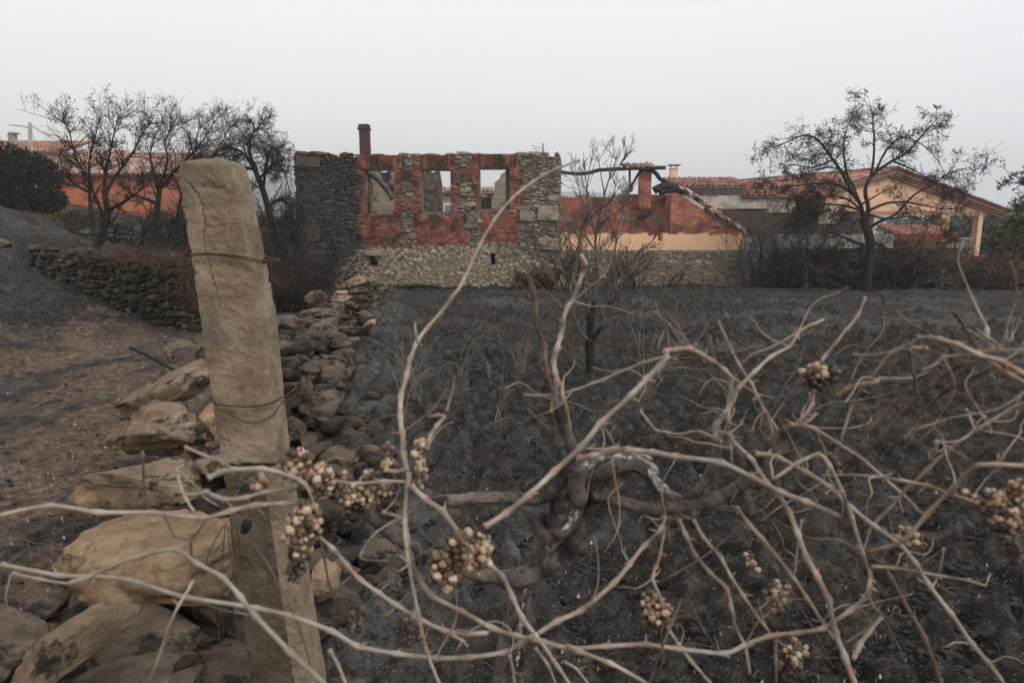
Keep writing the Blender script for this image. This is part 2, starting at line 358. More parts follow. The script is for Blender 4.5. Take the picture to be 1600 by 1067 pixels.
M = {
 'boulder': mat('sandstone boulder', [(.13, .092, .064), (.235, .172, .12), (.33, .25, .175)], 7, stains=[((.022, .019, .018), 5, .55, .63, .9), ((.36, .31, .25), 14, .60, .70, .5), ((.28, .15, .08), 6, .62, .7, .5)], bump=1, bscale=34, bdist=.03),
 'boulder_tan': mat('tan granite', [(.20, .135, .082), (.32, .225, .14), (.42, .315, .205)], 9, stains=[((.13, .085, .055), 7, .54, .70, .7), ((.05, .04, .035), 30, .62, .68, .7), ((.50, .40, .28), 12, .62, .7, .4)], bump=1, bscale=50, bdist=.02),
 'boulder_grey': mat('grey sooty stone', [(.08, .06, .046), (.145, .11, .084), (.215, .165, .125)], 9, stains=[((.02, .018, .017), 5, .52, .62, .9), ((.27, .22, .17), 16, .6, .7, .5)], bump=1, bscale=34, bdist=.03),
 'rubble': mat('sooty rubble', [(.022, .019, .017), (.062, .049, .040), (.12, .092, .074), (.22, .17, .13)], 9, island=.65, stains=[((.014, .0125, .012), 4, .47, .58, .9)], bump=1, bscale=40, bdist=.03),
 'drystone': mat('dark dry stone', [(.018, .015, .014), (.05, .042, .034), (.085, .068, .05), (.16, .12, .08)], 6, island=.75, stains=[((.012, .011, .01), 1.4, .5, .62, .7)], bump=.7, bscale=30),
 'core': mat('dark mortar', [(.02, .018, .016), (.05, .043, .036)], 8, bump=.6),
 'ruinstone': mat('ruin rubble stone', [(.07, .057, .047), (.15, .122, .097), (.24, .20, .16), (.40, .35, .285)], 5, island=.6,
                  stains=[((.45, .42, .36), 7, .60, .68, .7), ((.05, .045, .04), 2.5, .54, .66, .75)], axis=[(0, 3.5, 2.7, (.030, .025, .0225), 1.2, .8), ], bump=.8, bscale=22, bdist=.03),
 'ruincore': mat('ruin mortar', [(.10, .085, .065), (.2, .17, .13)], 6, stains=[((.4, .36, .3), 9, .6, .7, .6)], axis=[(0, 3.45, 2.75, SOOT)], bump=.8, bscale=20),
 'render': mat('lime rendered rubble', [(.13, .10, .075), (.235, .19, .14), (.34, .285, .215), (.50, .45, .37)], 6, island=.12,
               stains=[((.50, .45, .36), 6, .55, .62, .85), ((.06, .046, .038), 4.5, .55, .64, .85), ((.22, .13, .07), 1.5, .55, .66, .45)], axis=[(0, 2.55, 1.6, (.03, .024, .02), 1.2, .85)], bump=1.0, bscale=16, bdist=.04),
 'brick': mat('old red brick', [(.10, .042, .034), (.21, .075, .055), (.33, .115, .08), (.40, .19, .15)], 3, island=.6,
              stains=[((.035, .026, .024), 1.3, .46, .62, .85), ((.06, .034, .03), 5, .50, .64, .75), ((.36, .30, .26), 14, .62, .70, .7)], axis=[(0, 3.3, 2.6, SOOT)], bump=.5, bscale=40),
 'brick_sooty': mat('sooty lintel brick', [(.05, .027, .023), (.13, .05, .038), (.23, .085, .06), (.30, .14, .11)], 3, island=.6, stains=[((.03, .024, .022), 2.2, .45, .60, .85)], bump=.5, bscale=40),
 'brick2': mat('annex hollow brick', [(.26, .10, .072), (.42, .165, .112), (.52, .26, .19)], 1.4, island=.5, stains=[((.07, .045, .038), 1.1, .48, .66, .85), ((.3, .22, .18), 18, .60, .7, .5)], bump=.4),
 'brickmortar': mat('brick mortar', [(.10, .055, .045), (.2, .12, .095)], 8, bump=.4),
 'plaster_orange': mat('orange plaster', [(.74, .44, .27), (.80, .51, .34)], 2, stains=[((.35, .20, .11), 3, .6, .75, .5)], bump=.15, bscale=80, rough=.8),
 'plaster_house': mat('salmon plaster', [(.62, .37, .24), (.70, .45, .31)], 1.5, stains=[((.2, .13, .09), 2, .62, .8, .6)], bump=.15, bscale=60, rough=.8),
 'plaster_white': mat('sooty white plaster', [(.32, .28, .24), (.55, .50, .44)], 2.2, stains=[((.05, .045, .04), 1.6, .55, .68, .85), ((.25, .1, .06), 3, .62, .7, .5)], bump=.3),
 'plaster_grey': mat('grey plaster band', [(.22, .205, .19), (.34, .32, .29)], 2, stains=[((.08, .07, .06), 2.5, .58, .7, .7)], bump=.3),
 'plaster_in': mat('inner wall plaster', [(.20, .17, .13), (.38, .33, .26)], 1.6, stains=[((.02, .018, .017), 1.1, .47, .56, .95)], bump=.3),
 'plaster_left': mat('red orange render', [(.38, .125, .07), (.46, .165, .095)], 1, stains=[((.2, .09, .06), 1.5, .6, .75, .5)], bump=.15),
 'tile': mat('terracotta tile', [(.15, .07, .055), (.28, .125, .092), (.37, .185, .14), (.38, .27, .22)], 2.5, island=.75, stains=[((.09, .06, .055), 1.0, .48, .64, .75)], bump=.3),
 'tile_pale': mat('weathered tile', [(.16, .09, .07), (.3, .17, .13), (.45, .30, .24), (.50, .42, .36)], 2.5, island=.8, stains=[((.04, .03, .03), 1.5, .55, .68, .7)], bump=.3),
 'char': mat('charred timber', [(.012, .011, .011), (.035, .031, .029), (.07, .06, .055)], 6, stretch=(1, 1, 1), stains=[((.16, .14, .12), 4, .62, .7, .6)], bump=1, bscale=30, rough=.8),
 'timber': mat('grey old timber', [(.06, .05, .045), (.16, .14, .12)], 5, bump=.5),
 'post': mat('granite post', [(.15, .108, .074), (.27, .205, .142), (.38, .305, .22)], 7, stains=[((.12, .12, .12), 4, .54, .68, .55), ((.42, .29, .13), 3.4, .63, .72, .5), ((.05, .042, .035), 12, .68, .74, .6), ((.42, .37, .28), 16, .64, .72, .4)], bump=1, bscale=28, detail=9),
 'wire': mat('rusty wire', [(.03, .018, .013), (.08, .045, .03)], 30, bump=.3, rough=.6),
 'bark_dark': mat('burnt bark', [(.008, .0075, .007), (.020, .018, .0165), (.036, .031, .028)], 12, bump=.6, bscale=40, rough=.8),
 'twig_dark': mat('burnt twig', [(.014, .012, .011), (.045, .037, .032)], 3, bump=0),
 'twig_grey': mat('dry grey twig', [(.06, .052, .047), (.15, .13, .117)], 3, bump=0),
 'leaf_brown': mat('rusty leaf', [(.035, .024, .018), (.11, .062, .038), (.24, .13, .075)], 3, island=.85, bump=0),
 'twig_brown': mat('scorched brown twig', [(.05, .034, .027), (.13, .085, .065)], 3, bump=0),
 'leaf_burnt': mat('scorched leaf', [(.018, .015, .012), (.045, .032, .023), (.10, .06, .035)], 3, island=.8, bump=0),
 'leaf_green': mat('hedge leaf', [(.012, .014, .009), (.024, .028, .014), (.06, .062, .026)], .9, island=.4, stains=[((.016, .014, .013), .5, .40, .52, .9)], bump=0, rough=.7),
 'leaf_dull': mat('hazy leaf', [(.03, .035, .02), (.07, .075, .035), (.11, .10, .045)], 1.2, island=.6, bump=0),
 'cane': mat('dry vine cane', [(.14, .108, .088), (.275, .223, .183), (.41, .35, .30)], 22, island=0, stains=[((.27, .14, .09), 9, .52, .66, .6), ((.42, .38, .34), 5, .56, .68, .5), ((.09, .06, .05), 25, .63, .7, .7)], bump=.5, bscale=120, bdist=.003, stretch=(1, 1, 1)),
 'cane_grey': mat('grey vine cane', [(.15, .12, .10), (.26, .22, .185), (.36, .32, .28)], 14, stains=[((.10, .075, .06), 20, .6, .7, .7)], bump=.5, bscale=120, bdist=.003),
 'cane_dark': mat('dark vine cane', [(.06, .043, .036), (.12, .09, .075), (.18, .14, .12)], 14, bump=.5, bscale=120, bdist=.003),
 'vinewood': mat('charred vine wood', [(.07, .058, .052), (.20, .168, .15), (.36, .31, .285)], 28, stains=[((.018, .015, .014), 14, .52, .60, .85), ((.30, .20, .15), 30, .62, .70, .6)], bump=1, bscale=90, bdist=.02, stretch=(1, 1, 1)),
 'ashcrack': mat('white ash on wood', [(.16, .155, .15), (.45, .44, .435), (.78, .78, .78)], 70, bump=1, bscale=150, bdist=.006),
 'grape': mat('dried grape', [(.03, .022, .02), (.07, .045, .034), (.24, .15, .09), (.38, .265, .17), (.46, .35, .255), (.50, .42, .36)], 40, island=.7, stains=[((.12, .065, .035), 110, .52, .66, .8), ((.6, .54, .48), 60, .64, .72, .4)], bump=.4, bscale=200, bdist=.003, rough=.55, spec=.35),
 'grape_dark': mat('shrivelled dark grape', [(.03, .022, .02), (.09, .07, .06), (.22, .17, .14)], 40, island=.8, bump=.6, bscale=200, bdist=.003, rough=.6),
 'drygrass': mat('dry stalk', [(.12, .10, .088), (.27, .235, .205)], 5, bump=0),
 'deadgrass': mat('matted dead grass', [(.03, .021, .017), (.085, .056, .044), (.14, .09, .07)], 4, island=.7, bump=0),
 'ash': mat('pale ash fleck', [(.04, .036, .033), (.09, .08, .072), (.16, .145, .13), (.42, .40, .38)], 5, island=1, bump=0),
 'clod': mat('burnt soil clod', [(.018, .016, .015), (.036, .031, .029), (.07, .06, .053)], 8, island=.5, bump=.8, bscale=60),
 'metal': mat('blue grey sheet metal', [(.25, .28, .32), (.34, .37, .40)], 2, rough=.6, stains=[((.10, .085, .075), 3, .58, .7, .6)], bump=.1),
 'darkmetal': mat('dark corrugated sheet', [(.07, .06, .065), (.13, .115, .12)], 2, rough=.6, bump=.1),
 'white': mat('white paint', [(.6, .6, .6), (.72, .72, .72)], 3, bump=0, rough=.5),
 'black': mat('dark void', [(.006, .006, .006), (.012, .011, .01)], 5, bump=0),
 'glass': mat('dull window glass', [(.14, .15, .17), (.2, .21, .23)], 2, bump=0, rough=.15, spec=.5),
 'redpaint': mat('dark red paint', [(.16, .028, .03), (.24, .045, .045)], 2, stains=[((.06, .03, .03), 3, .6, .7, .6)], bump=.2),
 'concrete': mat('weathered concrete', [(.22, .20, .17), (.36, .33, .29)], 4, bump=.4),
 'steel': mat('grey steel', [(.2, .2, .2), (.3, .3, .3)], 4, bump=0, rough=.5),
}
# ------------------------------------------------------------------ terrain
def W(y): return np.interp(y, [-8, 0, 2, 3.2, 4.2, 6, 9.7, 16, 23, 30, 60], [-.6, -.9, -1.15, -1.35, -1.65, -2.1, -2.85, -3.8, -4.7, -5.6, -9])
def ss(a, b, x): t = np.clip((x - a) / (b - a), 0, 1); return t * t * (3 - 2 * t)
def H0(x, y):
    x = np.asarray(x, float); y = np.asarray(y, float)
    field = -.031 * np.clip(y, 0, 30)
    lane = np.interp(y, [-10, 4, 10, 18, 25, 60], [.25, .25, 0.0, -.57, -.82, -.9])
    s = W(y) - x
    e = np.maximum(s - 3.0, 0); rise = .14 * e + .008 * e * e; rise = 3.4 * (1 - np.exp(-rise / 3.0)) * 1.15
    rise = rise * ss(-8, 2, y)
    # raised ground behind the old wall beside the lane
    d = (y - (11.4 + (-5.5 - x) * .84)) ; tb = ss(0, .5, d) * ss(-.1, .5, (-5.7 - np.maximum(y - 11.4, 0) * .25) - x)
    left = lane + rise + .95 * tb * np.exp(-np.maximum(d - 4, 0) / 20)
    m = ss(.1, .7, s)
    z = field * (1 - m) + left * m
    far = ss(60, 900, np.hypot(x, y)); return z * (1 - far) - .9 * far - 6 * ss(60, 300, y) * (1 - ss(-60, -20, -x) * 0)
def H(x, y): return float(H0(np.array([x]), np.array([y]))[0])
def ground(px, py):                      # where a ray through the pixel meets the ground
    d = ray(px, py); t = 1.0
    for _ in range(400):
        if EYE + d[2] * t < H(d[0] * t, d[1] * t): break
        t *= 1.02
    return np.array((d[0] * t, d[1] * t, H(d[0] * t, d[1] * t)))

def axis_pts(segs):
    o = []
    for a, b, n in segs: o.append(np.linspace(a, b, n, endpoint=False))
    return np.unique(np.round(np.concatenate(o), 4))
gx = axis_pts([(-1290, -200, 14), (-200, -40, 24), (-40, -14, 60), (-14, -5, 110), (-5, 8, 300), (8, 24, 130), (24, 60, 36), (60, 200, 20), (200, 1491, 18)])
gy = axis_pts([(-60, -2, 12), (-2, 1, 20), (1, 6, 130), (6, 14, 140), (14, 30, 130), (30, 60, 40), (60, 200, 24), (200, 1491, 20)])
X, Y = np.meshgrid(gx, gy); x, y = X.ravel(), Y.ravel(); z = H0(x, y)
near = 1 - ss(25, 45, np.hypot(x, y))
p = np.stack([x, y, 0 * x], 1)
inlane = ss(.2, .9, W(y) - x) * (1 - ss(2.5, 4.5, W(y) - x))
clod = np.abs(fbm(p * 4.5, 4, 3, .6)) * .13 + fbm(p * 1.1, 3, 9) * .06 + np.maximum(fbm(p * 11, 3, 21), 0) * .05 + np.abs(fbm(p * 7, 2, 33)) * .03
z = z + near * clod * (1 - .72 * inlane) - .03 * near
# furrow-like rows in the burnt field
z = z + near * (1 - ss(0, .5, W(y) - x)) * .025 * np.sin((x * .35 + y) * 5.2 + fbm(p * .8, 2, 5) * 3)
nx, ny = len(gx), len(gy)
i = (np.arange(ny - 1)[:, None] * nx + np.arange(nx - 1)[None]); q = np.stack([i, i + 1, i + nx + 1, i + nx], -1).reshape(-1, 4)
cx = x[q].mean(1); cy = y[q].mean(1); s = W(cy) - cx
e = fbm(np.stack([cx, cy, 0 * cx], 1) * 1.3, 3, 40) * .5
lane_m = (s > .3) & (s < 3.6 + e + .05 * cy) & (cy < 26) & (cy > -3)
def gmat(name, kind):
    m = bpy.data.materials.new(name); m.use_nodes = True; nt = m.node_tree; b = nt.nodes["Principled BSDF"]
    tc = nt.nodes.new("ShaderNodeTexCoord"); co = tc.outputs["Object"]
    n1 = noise(nt, co, .9, 8, .65); n2 = noise(nt, co, 9, 8, .7); n3 = noise(nt, co, 55, 4, .6)
    burnt = ramp(nt, [(0, (.011, .010, .0095)), (.45, (.025, .0225, .021)), (.8, (.042, .037, .034)), (1, (.075, .063, .054))], rng(nt, n2, .37, .63))
    if kind == 'lane':
        brown = ramp(nt, [(0, (.035, .024, .018)), (.4, (.085, .058, .043)), (.75, (.15, .105, .076)), (1, (.24, .165, .11))], rng(nt, noise(nt, co, 14, 8, .75), .3, .7))
        sp = nt.nodes.new("ShaderNodeMapping"); sp.inputs["Scale"].default_value = (1.0, .45, 1); nt.links.new(co, sp.inputs[0])
        c = mix(nt, rng(nt, noise(nt, sp.outputs[0], 1.5, 8, .7), .40, .58), burnt, brown)
        c = mix(nt, rng(nt, noise(nt, co, 5, 7, .7), .60, .70, 0, .8), c, (.016, .0145, .014))
    else:
        c = mix(nt, rng(nt, n1, .56, .72, 0, .55), burnt, (.058, .045, .036))
        c = mix(nt, rng(nt, noise(nt, co, 2.3, 8, .75), .60, .76, 0, .55), c, (.14, .135, .13))
    at = nt.nodes.new("ShaderNodeAttribute"); at.attribute_name = "ash"
    c = mix(nt, math_(nt, 'MULTIPLY', at.outputs["Fac"], rng(nt, noise(nt, co, 7, 8, .8), .38, .62)), c, (.115, .108, .103))
    c = mix(nt, rng(nt, noise(nt, co, 3.1, 8, .7), .56, .72, 0, .5), c, (.075, .056, .044))
    c = mix(nt, rng(nt, noise(nt, co, 75, 5, .8), .52, .66, 0, .55), c, (.085, .078, .072))
    c = mix(nt, rng(nt, noise(nt, co, 42, 5, .8), .52, .62, 0, .6), c, (.012, .011, .0105))
    c = mix(nt, rng(nt, noise(nt, co, 34, 5, .75), .63, .70, 0, .5), c, (.13, .12, .115))
    c = mix(nt, rng(nt, noise(nt, co, 120, 2, .5), .67, .72, 0, .8), c, (.34, .32, .31))
    nt.links.new(c, b.inputs["Base Color"]); b.inputs["Roughness"].default_value = .95; b.inputs["Specular IOR Level"].default_value = .15
    bp = nt.nodes.new("ShaderNodeBump"); bp.inputs["Strength"].default_value = 1; bp.inputs["Distance"].default_value = .035 if kind != 'lane' else .02
    nt.links.new(math_(nt, 'ADD', n2, math_(nt, 'MULTIPLY', n3, .5)), bp.inputs["Height"]); nt.links.new(bp.outputs[0], b.inputs["Normal"])
    return m
v = np.stack([x, y, z], 1)
db = x - W(y)
av = np.exp(-((db - .75) / .55) ** 2) * (.35 + .9 * ss(-.2, .5, fbm(p * .9, 3, 61))) * ss(3, 5, 30 - y) * (1 - .0 * y)
av = av + .9 * ss(.35, .8, fbm(p * .55 + 9, 4, 62)) * (db > .3) + .35 * ss(.2, .7, fbm(p * 1.6, 4, 63)) + .9 * np.exp(-((x + 11) / 5) ** 2 - ((y - 19) / 3.) ** 2)
av = np.clip(av, 0, 1)
def addash(o):
    a_ = o.data.attributes.new("ash", 'FLOAT', 'POINT'); a_.data.foreach_set("value", av)
g = MB(); g.add(v, q=q[~lane_m]); go = structure(g.build("ground", gmat('burnt ground', 'field'))); addash(go)
g = MB(); g.add(v, q=q[lane_m]); go = structure(g.build("path", gmat('scorched lane', 'lane'))); addash(go)

# hills
hx = np.linspace(-1200, 1400, 200); prof = np.interp(hx, [-1200, -520, -300, -88, 88, 240, 440, 750, 1150, 1400], [92, 82, 60, 50, 44, 32, 19, 9, 4, 3])
prof = prof + fbm(np.stack([hx / 90, hx * 0, hx * 0], 1), 4, 2) * 4.5 + fbm(np.stack([hx / 11, hx * 0, hx * 0], 1), 2, 8) * 1.6
rows = [(800, -14), (860, .45), (930, .8), (1000, 1.0), (1100, .7), (1300, -14)]
hv = []
for yy, k in rows: hv.append(np.stack([hx, np.full_like(hx, yy) + fbm(np.stack([hx / 70, hx * 0 + yy, hx * 0], 1), 2, 3) * 20, (prof * k if k > 0 else np.full_like(hx, k)) + 1.0], 1))
n = len(hx); j = np.arange(n - 1); g = MB()
g.add(np.concatenate(hv), q=np.concatenate([np.stack([r_ * n + j, r_ * n + j + 1, (r_ + 1) * n + j + 1, (r_ + 1) * n + j], -1) for r_ in range(len(rows) - 1)]))
structure(g.build("hills", mat('forested hill', [(.02, .022, .018), (.04, .045, .035), (.07, .068, .055)], .03, bump=1, bscale=.2, bdist=3)))

# loose ground litter: clods, ash flecks, burnt stems
rs = np.random.RandomState(5)
def scatter(n, ymin, ymax, side):
    o = []
    while len(o) < n:
        yy = ymin * (ymax / ymin) ** rs.rand(); xx = rs.uniform(-.82, .80) * yy
        s_ = float(W(yy)) - xx
        if side == 'field' and s_ > -.1: continue
        if side == 'left' and s_ < .5: continue
        o.append((xx, yy, H(xx, yy)))
    return o
iv, ifc = ico(1)
clods = MB(); ash = MB()
for (xx, yy, zz) in scatter(7000, 1.9, 14, 'field'):
    s_ = rs.uniform(.004, .02) * (1 + yy * .02)
    clods.add(iv * (1 + .35 * rs.uniform(-1, 1, (len(iv), 1))) * (s_ * rs.uniform(.8, 1.5), s_, s_ * .7) + (xx, yy, zz + s_ * .3 + .02), t=ifc)
for (xx, yy, zz) in scatter(160, 2, 10, 'left'):
    s_ = rs.uniform(.004, .014) * (1 + yy * .07)
    clods.add(iv * (1 + .35 * rs.uniform(-1, 1, (len(iv), 1))) * (s_ * 1.3, s_, s_ * .7) + (xx, yy, zz + s_ * .3 + .005), t=ifc)
stuff(clods.build("soil_clods", M['clod']), "loose dark clods of burnt soil strewn over field and lane", "soil clods")
for (xx, yy, zz) in scatter(2600, 1.9, 24, 'field') + scatter(1500, 2, 20, 'left'):
    s_ = rs.uniform(.0012, .0042) * (1 + yy * .10) * (2.0 if rs.rand() < .04 else 1); a = rs.uniform(0, 6.3); c_, d_ = math.cos(a) * s_, math.sin(a) * s_
    ash.add([(xx - c_, yy - d_, zz + .045), (xx + d_, yy - c_, zz + .06), (xx + c_ * 1.5, yy + d_ * 1.5, zz + .05), (xx - d_, yy + c_, zz + .04)], q=[(0, 1, 2, 3)])
stuff(ash.build("ash_flecks", M['ash'], smooth=False), "pale ash flecks and dry chips on the burnt soil", "ash flecks")
lit = MB(); sg = []
for (xx, yy, zz) in scatter(420, 2.2, 22, 'field') + scatter(420, 2.2, 16, 'left'):
    a = rs.uniform(0, 6.3); l = rs.uniform(.03, .16) * (1 + yy * .04); d = np.array((math.cos(a), math.sin(a), rs.uniform(-.1, .3))) * l; p0 = np.array((xx, yy, zz + .025))
    m_ = p0 + d * .5 + rs.normal(size=3) * l * .08; sg += [(*p0, *m_, .0022, .002), (*m_, *(p0 + d), .002, .001)]
cones(lit, sg, 4); stuff(lit.build("burnt_stems", M['twig_grey']), "short dry stems littering the burnt soil", "stem litter")

# ------------------------------------------------------------------ the ruined house
YW = 26.2
RB = P(471, 452, YW); RB = np.array((-8.1, YW, -.95))
ruin = empty("ruined_house", RB, "roofless sooty stone house with red brick panels and three empty window openings", "ruin")
def uv(px, py):                           # pixel -> facade coordinates
    q_ = P(px, py, YW); return q_[0] - RB[0], q_[2] - RB[2]
UX, VZ, NY = np.array((1., 0, 0)), np.array((0, 0, 1.)), np.array((0, -1., 0))
WR, HT = uv(876, 240)[0], uv(700, 242)[1]
def R4(x0, y0, x1, y1): a = uv((x0), (y0 + y1) / 2); b = uv(x1, (y0 + y1) / 2); return (a[0], uv(x0, y1)[1], b[0], uv(x0, y0)[1])
wins = [R4(571, 266, 616, 334), R4(659, 266, 704, 333), R4(750, 264, 796, 328)]
slots = [R4(578, 401, 590, 415), R4(767, 396, 774, 413)]
panels = [R4(566, 335, 627, 386), R4(646, 334, 730, 383), R4(752, 329, 812, 380)]
lint = [R4(560, 241, 632, 264), R4(646, 241, 716, 264), R4(736, 239, 806, 262)]
jambs = [R4(617, 264, 658, 334), R4(705, 264, 726, 333), R4(738, 262, 749, 328), R4(797, 262, 818, 328), R4(560, 264, 570, 334), R4(728, 262, 749, 282)]
inserts = [R4(630, 283, 646, 320), R4(719, 287, 736, 333), R4(630, 241, 654, 256), R4(712, 239, 740, 256)]
inr = lambda r, a, b, m=0: r[0] - m < a < r[2] + m and r[1] - m < b < r[3] + m
bs = MB(); slab_holes(bs, RB, UX, VZ, NY, (0, 0, WR, HT - .06), [(a, b, c, min(d, HT)) for a, b, c, d in wins + slots], .55); bs.build("wall_core", M['ruincore'], ruin, smooth=False)
low_line = lambda a: np.interp(a, [0, 1.6, 2.2, 2.6, 4, 6, 8, 9, WR], [1.05, 1.15, 1.55, 1.72, 1.72, 1.75, 1.78, 1.35, 1.05])
_nm = lambda a, b: float(fbm([[a * 2.6, b * 2.6, 3.0]], 3, 88)[0])
isbrick = lambda a, b: any(inr(r, a, b, .05 + .10 * _nm(a, b)) for r in panels + lint + jambs) and not any(inr(r, a, b, .08 * _nm(b, a)) for r in inserts)
hole = lambda a, b: any(inr(r, a, b, .05) for r in wins + slots)
topz = lambda a: HT - .02 + .10 * math.sin(a * 7.3) * math.sin(a * 2.9 + 1)
O_ = RB + NY * .0
s1 = MB(); masonry(s1, O_, UX, VZ, NY, (0, .3, WR, HT + .12), .12, .85, .07, 11, skip=lambda a, b: isbrick(a, b) or hole(a, b) or b < low_line(a), top=topz, asp=.46, gap=.009)
s1.build("stone_wall", M['ruinstone'], ruin)
s2 = MB(); masonry(s2, O_, UX, VZ, NY, (0, 0, WR, 2.0), .10, .42, .014, 13, skip=lambda a, b: hole(a, b) or b > low_line(a) + .1 or any(inr(r, a, b) for r in panels), gap=.002, asp=.7)
s2.build("rendered_base", M['render'], ruin)
for k, r in enumerate(panels):
    m_ = MB(); bricks(m_, RB, UX, VZ, NY, r, 20 + k, skip=lambda a, b: hole(a, b), miss=.03); m_.build("brick_panel", M['brick'], ruin, smooth=False)
for k, r in enumerate(lint):
    m_ = MB(); bricks(m_, RB, UX, VZ, NY, (r[0], r[1], r[2], r[3] - .03), 30 + k, vert=True, miss=.0, dep=.06); m_.build("lintel", M['brick_sooty'], ruin, smooth=False)
for k, r in enumerate(jambs):
    m_ = MB(); bricks(m_, RB, UX, VZ, NY, r, 40 + k, skip=lambda a, b: any(inr(i_, a, b) for i_ in inserts), miss=.06, dep=.05); m_.build("brick_jamb", M['brick'], ruin, smooth=False)
# corner quoins and the slot lintel
for k, (x0, y0, x1, y1) in enumerate([(840, 322, 873, 345), (838, 372, 876, 390), (462, 246, 500, 262), (468, 350, 500, 378), (480, 392, 510, 412), (566, 392, 600, 400), (812, 330, 834, 346)]):
    cs = MB(); r = R4(x0, y0, x1, y1); rock(cs, RB + ((r[0] + r[2]) / 2) * UX + ((r[1] + r[3]) / 2) * VZ + NY * .04, ((r[2] - r[0]) / 2, .09, (r[3] - r[1]) / 2), 60 + k, rot=(0, 0, 0), sub=4, facets=0, sq=.16, rough=.03)
    cs.build("corner_stone", M['ruinstone'], ruin)
# broken coping stones on top
ct = MB()
for k in range(62):
    a = rs.uniform(.05, WR - .05); lo = isbrick(a, HT - .35)
    if 2.5 < a < 4.0 and rs.rand() < .7: continue
    w_ = rs.uniform(.08, .3); hgt = rs.uniform(.05, .13) * (.6 if lo else 1)
    rock(ct, RB + a * UX + VZ * (HT - .0 + hgt * .3) - NY * rs.uniform(.05, .4), (w_, .2, hgt), 100 + k, sub=2, facets=5, rot=(0, rs.uniform(-.15, .15), rs.uniform(-.3, .3)))
ct.build("coping", M['ruinstone'], ruin)
# side and rear walls, partitions
D = 7.5
sw = MB(); box(sw, RB + (0.002, .55, 0), RB + (.55, D, HT - .1)); box(sw, RB + (WR - .55, .55, 0), RB + (WR - .002, D, HT - 2.4)); sw.build("side_wall", M['ruincore'], ruin, smooth=False)
sm = MB(); masonry(sm, RB + (0, 0, 0), np.array((0, 1., 0)), VZ, np.array((-1., 0, 0)), (.02, 0, D, HT), .15, .6, .07, 71, top=topz); sm.build("side_masonry", M['ruinstone'], ruin)
sm = MB(); masonry(sm, RB + (WR, 0, 0), np.array((0, 1., 0)), VZ, np.array((1., 0, 0)), (.02, 0, .55, HT - .1), .15, .4, .05, 72); sm.build("side_masonry", M['ruinstone'], ruin)
def inner(name, pts, Yd, th, mt):          # an upright broken wall: outline in pixels at depth Yd
    v = [P(a, b, Yd) for a, b in pts]; v = [np.array((p_[0], Yd, max(p_[2], -.9))) for p_ in v]; n_ = len(v); m_ = MB()
    bm = bmesh.new(); fr = [bm.verts.new(p_) for p_ in v]; f = bm.faces.new(fr); r_ = bmesh.ops.extrude_face_region(bm, geom=[f])
    for e_ in r_['geom']:
        if isinstance(e_, bmesh.types.BMVert): e_.co.y += th
    bmesh.ops.recalc_face_normals(bm, faces=bm.faces); bmesh.ops.triangulate(bm, faces=bm.faces[:]); bm.verts.index_update()
    m_.add([p_.co[:] for p_ in bm.verts], t=[[p_.index for p_ in f.verts] for f in bm.faces]); bm.free()
    return m_.build(name, mt, ruin, smooth=False)
inner("inner_wall", [(556, 460), (556, 272), (572, 268), (590, 266), (600, 270), (612, 266), (626, 272), (630, 340), (640, 460)], 30.5, .3, M['plaster_in'])
inner("partition", [(650, 460), (652, 268), (664, 262), (676, 270), (686, 266), (690, 290), (691, 460)], 29.2, .4, mat('mottled inner wall', [(.03, .025, .022), (.10, .08, .065), (.2, .16, .13)], 5, stains=[((.3, .27, .23), 6, .58, .66, .7)], bump=.6))
inner("rear_wall", [(768, 460), (770, 312), (775, 300), (772, 286), (780, 280), (783, 272), (790, 268), (800, 264), (815, 262), (820, 460)], 31.0, .5, M['ruinstone'])
inner("rear_wall", [(735, 460), (735, 305), (748, 302), (768, 306), (770, 460)], 33.0, .4, M['plaster_in'])
def wpts(lst, Yd): return [P(a, b, Yd) for a, b in lst]
m_ = MB(); tube(m_, spline(wpts([(573, 264), (583, 273), (594, 284), (606, 298), (614, 312)], 28.2), 3), [.09, .13, .14, .14, .13, .12, .12, .11, .11, .1, .1, .1, .1], 8, .12); m_.build("fallen_rafter", M['timber'], ruin)
m_ = MB(); tube(m_, wpts([(576, 272), (578, 333)], 26.6), .055, 5, .1); m_.build("window_frame", M['timber'], ruin)
m_ = MB(); tube(m_, wpts([(572, 268), (572.5, 333)], 26.45), .05, 5, .1); m_.build("window_frame", M['plaster_in'], ruin)
m_ = MB(); pbox(m_, 790, 264, 796, 327, 26.5, .12); m_.build("window_frame", M['timber'], ruin, smooth=False)
m_ = MB(); pbox(m_, 659, 331, 704, 334.5, 26.3, .4); m_.build("window_sill", M['timber'], ruin, smooth=False)
m_ = MB(); pbox(m_, 750, 326, 798, 329, 26.3, .4); m_.build("window_sill", M['timber'], ruin, smooth=False)
for x0, x1, y0 in ((569, 618, 264.5), (656, 706, 264.5), (748, 798, 262.5)):
    m_ = MB(); tube(m_, wpts([(x0, y0 + 1), ((x0 + x1) / 2, y0), (x1, y0 + 1)], 26.45), .035, 5, .2); m_.build("lintel_timber", M['char'], ruin)
